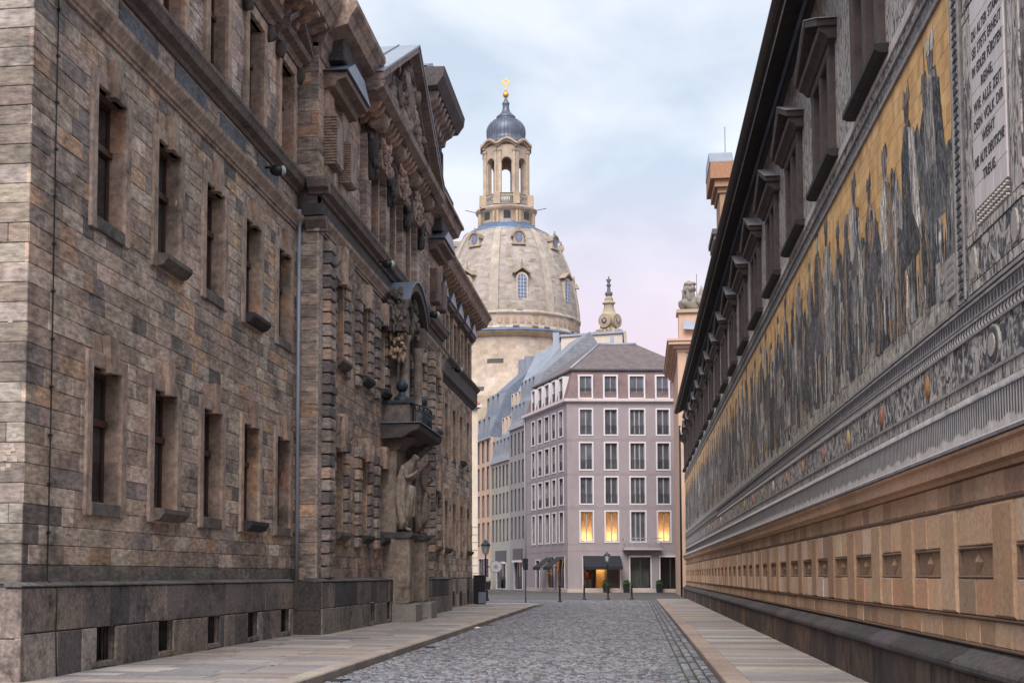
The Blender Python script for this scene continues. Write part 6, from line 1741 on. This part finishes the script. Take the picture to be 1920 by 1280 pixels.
cs_.build('cross', 'gold', church)
for sg in (-1, 1): MB().tube([(CX + sg * 5.5, CY - 1, zc_(401)), (CX + sg * (7.3), CY - 1, zc_(398 if sg < 0 else 400) + .2)], .06, 5).build('rod', 'iron', church)
# stair turret with round windows and obelisk top
TX, TY = -4.94, 245.0
tu = MB()
tu.box(TX - 3.0, TX + 3.0, TY - 3.0, TY + 3.0, 20, zc_(632), (0.45, 0.38, 0.29))
tu = tu.build('stair_turret', 'church', church)
MB().lathe([(22 * px, zc_(632)), (20 * px, zc_(626)), (17 * px, zc_(622)), (17 * px, zc_(597)), (12 * px, zc_(591)), (9.5 * px, zc_(583)), (9 * px, zc_(577)), (12.5 * px, zc_(575.5)), (12 * px, zc_(573)), (8 * px, zc_(570.5)), (8 * px, zc_(566)), (5 * px, zc_(562))], TX, TY, 8, (0.46, 0.39, 0.29), False, phase=R(22.5 + 15)).build('turret_cap', 'church', tu)
MB().lathe([(5 * px, zc_(562)), (7 * px, zc_(559)), (7 * px, zc_(555)), (3.6 * px, zc_(553)), (2.8 * px, zc_(545)), (3 * px, zc_(543.5)), (5 * px, zc_(542)), (4.5 * px, zc_(540.5)), (2.6 * px, zc_(539)), (2.5 * px, zc_(536)), (5.4 * px, zc_(531)), (2.5 * px, zc_(531.5)), (1.4 * px, zc_(529)), (.1, zc_(525))], TX, TY, 10, (0.14, 0.14, 0.16)).build('obelisk', 'church', tu)
for a in (R(-90 - 25), R(-90 + 55)):
    f_ = Frame((TX + 17.4 * px * math.cos(a), TY + 17.4 * px * math.sin(a), 0), (-math.sin(a), math.cos(a), 0), (math.cos(a), math.sin(a), 0))
    zz = zc_(609)
    MB(f_).prism(oval(1.2, 1.25, zz), -.6, .25, (0.42, 0.35, 0.26)).build('round_window', 'church', tu)
    MB(f_).prism(oval(.72, .76, zz), .2, .3, (0.6, 0.45, 0.33)).build('window_ring', 'church', tu)
    MB(f_).prism(oval(.55, .6, zz), .28, .34).build('pane', 'glass', tu)
    for t in range(4):
        a2 = math.pi * t / 4
        MB(f_).tube([(-.54 * math.cos(a2), .36, zz - .58 * math.sin(a2)), (.54 * math.cos(a2), .36, zz + .58 * math.sin(a2))], .03, 5).build('glazing_bar', 'white', tu)
tc_ = MB()
for k in range(8):
    a = 2 * math.pi * k / 8
    tc_.lump(TX + 2.0 * math.cos(a), TY + 2.0 * math.sin(a), zc_(628), .5, .5, .5, k, .3, (0.34, 0.28, 0.21))
tc_.build('volutes', 'church', tu)

# ------------------------------------------------------------------ street furniture
def copy_tree(o, loc, label):
    c = o.copy(); col.objects.link(c); c.location = loc; c['label'] = label
    for ch_ in [x for x in bpy.data.objects if x.parent == o]:
        d = ch_.copy(); col.objects.link(d); d.parent = c; d.matrix_parent_inverse = ch_.matrix_parent_inverse
        for g in [x for x in bpy.data.objects if x.parent == ch_]:
            e2 = g.copy(); col.objects.link(e2); e2.parent = d; e2.matrix_parent_inverse = g.matrix_parent_inverse
    return c
def local(name, label, cat, group=None):
    return thing(name, label, cat, (0, 0, 0), group)
bo = local('bollard', 'black iron bollard standing nearest the left pavement corner', 'bollard', 'bollards across the end of the cobbled street')
MB().lathe([(.13, 0), (.13, .06), (.09, .1), (.075, .14), (.062, .2), (.055, .85), (.07, .87), (.07, .91), (.05, .94), (.055, .97), (.03, 1.01), (0.001, 1.02)], 0, 0, 14).build('post', 'iron', bo)
MB().lathe([(.06, .72), (.072, .73), (.072, .76), (.06, .77)], 0, 0, 14).build('collar', 'iron', bo)
BL = [((-3.55, 89.6, 0), 'black iron bollard in front of the shop window with red dresses'), ((-2.05, 90.0, 0), 'black iron bollard right in front of the street lamp'), ((-.55, 92.0, 0), 'black iron bollard closest to the gallery, rightmost of the row')]
for l, t in BL: copy_tree(bo, l, t)
bo.location = (-4.7, 82.4, 0)

def street_lamp(label, loc, h, clock=False):
    o = local('street_lamp', label, 'street lamp')
    MB().lathe([(.2, 0), (.2, .1), (.15, .16), (.13, .5), (.15, .55), (.09, .65), (.07, .9), (.06, 1.3), (.055, h - 1.1), (.09, h - 1.05), (.05, h - 1.0), (.04, h - .8)], 0, 0, 12).build('post', 'iron', o)
    ln = MB().lathe([(.1, h - .8), (.14, h - .72), (.15, h - .72), (.25, h - .25), (.24, h - .25), (.1, h - .25)], 0, 0, 6, smooth=False).build('lantern_glass', 'lampglass', o)
    for k in range(6):
        a = math.pi / 3 * k
        MB().tube([(.155 * math.cos(a), .155 * math.sin(a), h - .72), (.255 * math.cos(a), .255 * math.sin(a), h - .25)], .012, 5).build('glazing_bar', 'iron', ln)
    MB().lathe([(.28, h - .26), (.3, h - .22), (.2, h - .1), (.1, h - .06), (.1, h), (.05, h + .05), (.02, h + .1), (0.001, h + .13)], 0, 0, 12).build('lantern_roof', 'patina', o)
    if clock:
        f_ = Frame((.62, -.1, 0), (1, 0, 0), (0, -1, 0))
        MB().tube([(0, 0, h - 1.5), (.62, -.04, h - 1.5)], .03, 6).build('arm', 'iron', o)
        MB(f_).prism(oval(.34, .34, h - 1.5, 24), -.06, .06).build('sign_disc', 'white', o)
        MB(f_).prism(oval(.36, .36, h - 1.5, 24), -.05, .05).build('disc_rim', 'iron', o)
        MB(f_).prism(oval(.12, .12, h - 1.5, 16), .05, .066).build('disc_emblem', 'sash', o)
        for x in (-.55, .1): MB(f_).box(x - 1.0, x - .5, -.02, .02, h - 2.35, h - 2.1).build('street_sign', 'white', o)
    o.location = loc
    return o
street_lamp('black street lamp with glass lantern before the mauve corner house', (-2.87, 124.0, 0), 3.55)
street_lamp('blue topped lamp post with round white sign by the cream house', (-9.0, 81.5, .08), 3.5, True)
sp_ = local('sign_post', 'slim grey sign post at the pavement corner by the crossing', 'sign post')
MB().tube([(0, 0, 0), (0, 0, 2.4)], .03, 8).build('pole', 'darksash', sp_)
f_ = Frame((0, -.05, 0), (1, .8, 0), (.8, -1, 0))
MB(f_).box(-.16, .16, -.01, .01, 1.75, 2.35).build('sign_plate', 'patina', sp_); MB(f_).box(-.22, -.17, -.01, .01, 1.9, 2.2).build('sign_plate', 'rust', sp_)
sp_.location = (-6.0, 73.6, .115)
bn = local('litter_bin', 'tall black litter bin at the far corner of the palace', 'litter bin')
bm_ = MB(); bm_.box(-.3, .3, -.25, .25, .06, 1.42); bm_.box(-.27, .27, -.22, .22, 0, .06); bm_.build('housing', 'iron', bn)
MB().box(-.04, .33, -.29, -.24, .06, .62).build('bin_door', 'slate', bn)
MB().box(-.33, .33, -.28, .28, 1.42, 1.47).build('lid', 'iron', bn)
bn.location = (-8.05, 70.2, .115)
pt = local('planter', 'dark square planter with clipped box ball under the awning', 'planter', 'box planters along the shop fronts')
MB().add([(-.24, -.24, 0), (.24, -.24, 0), (.24, .24, 0), (-.24, .24, 0), (-.32, -.32, .62), (.32, -.32, .62), (.32, .32, .62), (-.32, .32, .62), (-.28, -.28, .58), (.28, -.28, .58), (.28, .28, .58), (-.28, .28, .58)],
         [(0, 1, 5, 4), (1, 2, 6, 5), (2, 3, 7, 6), (3, 0, 4, 7), (4, 5, 9, 8), (5, 6, 10, 9), (6, 7, 11, 10), (7, 4, 8, 11), (8, 9, 10, 11)]).build('pot', 'iron', pt)
fo = MB()
qq = random.Random(4)
for k in range(420):
    v = Vector((qq.gauss(0, 1), qq.gauss(0, 1), qq.gauss(0, 1))).normalized() * qq.uniform(.24, .36)
    c_ = Vector((v.x, v.y, .82 + v.z)); a_ = Vector((qq.uniform(-1, 1), qq.uniform(-1, 1), qq.uniform(-1, 1))).normalized() * .045
    b_ = a_.cross(Vector((qq.uniform(-1, 1), qq.uniform(-1, 1), qq.uniform(-1, 1)))).normalized() * .04
    fo.add([tuple(c_ - a_), tuple(c_ + b_), tuple(c_ + a_), tuple(c_ - b_)], [(0, 1, 2, 3)])
fo.lump(0, 0, .82, .25, .25, .25, 3, .15)
fo.build('box_ball', 'shrub', pt)
def ff(s, n): return FF.P(s, n, 0.0)
for l, t in ((ff(5.25, .55), 'dark planter with box ball between awning and middle shop window'), (ff(8.25, .5), 'dark planter with box ball at the near side of the glass door'), (ff(10.4, .5), 'dark planter with box ball beside the gallery end'), (FG.P(26.7, .8, 0), 'dark planter with box ball by the greenish grey house')):
    copy_tree(pt, l, t)
pt.location = ff(3.4, .6)
def mannequin(label, s, n, dress):
    o = local('mannequin', label, 'mannequin')
    MB().lathe([(.001, .85), (.2, .84), (.17, .98), (.13, 1.1), (.17, 1.28), (.19, 1.4), (.13, 1.47), (.05, 1.5)], 0, 0, 14).build('dress', dress, o)
    MB().lathe([(.05, 1.48), (.045, 1.55), (.07, 1.6), (.095, 1.68), (.09, 1.76), (.05, 1.82), (.001, 1.83)], 0, 0, 12).build('head', 'peach', o)
    for sg in (-1, 1):
        MB().tube([(sg * .19, 0, 1.4), (sg * .26, -.03, 1.15), (sg * .22, -.12, .95)], [.05, .042, .03], 8).build('arm', 'peach', o)
        MB().tube([(sg * .09, 0, .86), (sg * .09, -.02, .5), (sg * .09, 0, .06)], [.085, .06, .04], 8).build('leg', 'peach', o)
    o.location = FF.P(s, n, .38)
M['reddress'] = plain('red_dress', (0.55, 0.04, 0.03), .7); M['orangedress'] = plain('orange_dress', (0.65, 0.12, 0.03), .7)
mannequin('shop mannequin in orange dress at the window edge', 1.65, -.75, 'orangedress')
mannequin('shop mannequin in red dress behind the awning window', 2.12, -.95, 'reddress')
sc_ = local('paper_scrap', 'crumpled red and white paper scrap in the gutter', 'litter')
MB().lump(0, 0, .03, .09, .06, .03, 4, .5).build('paper', 'white', sc_)
MB().lump(-.09, .03, .025, .05, .05, .025, 5, .4).build('wrapper', 'rust', sc_)
sc_.location = (-4.78, 41.2, .0)
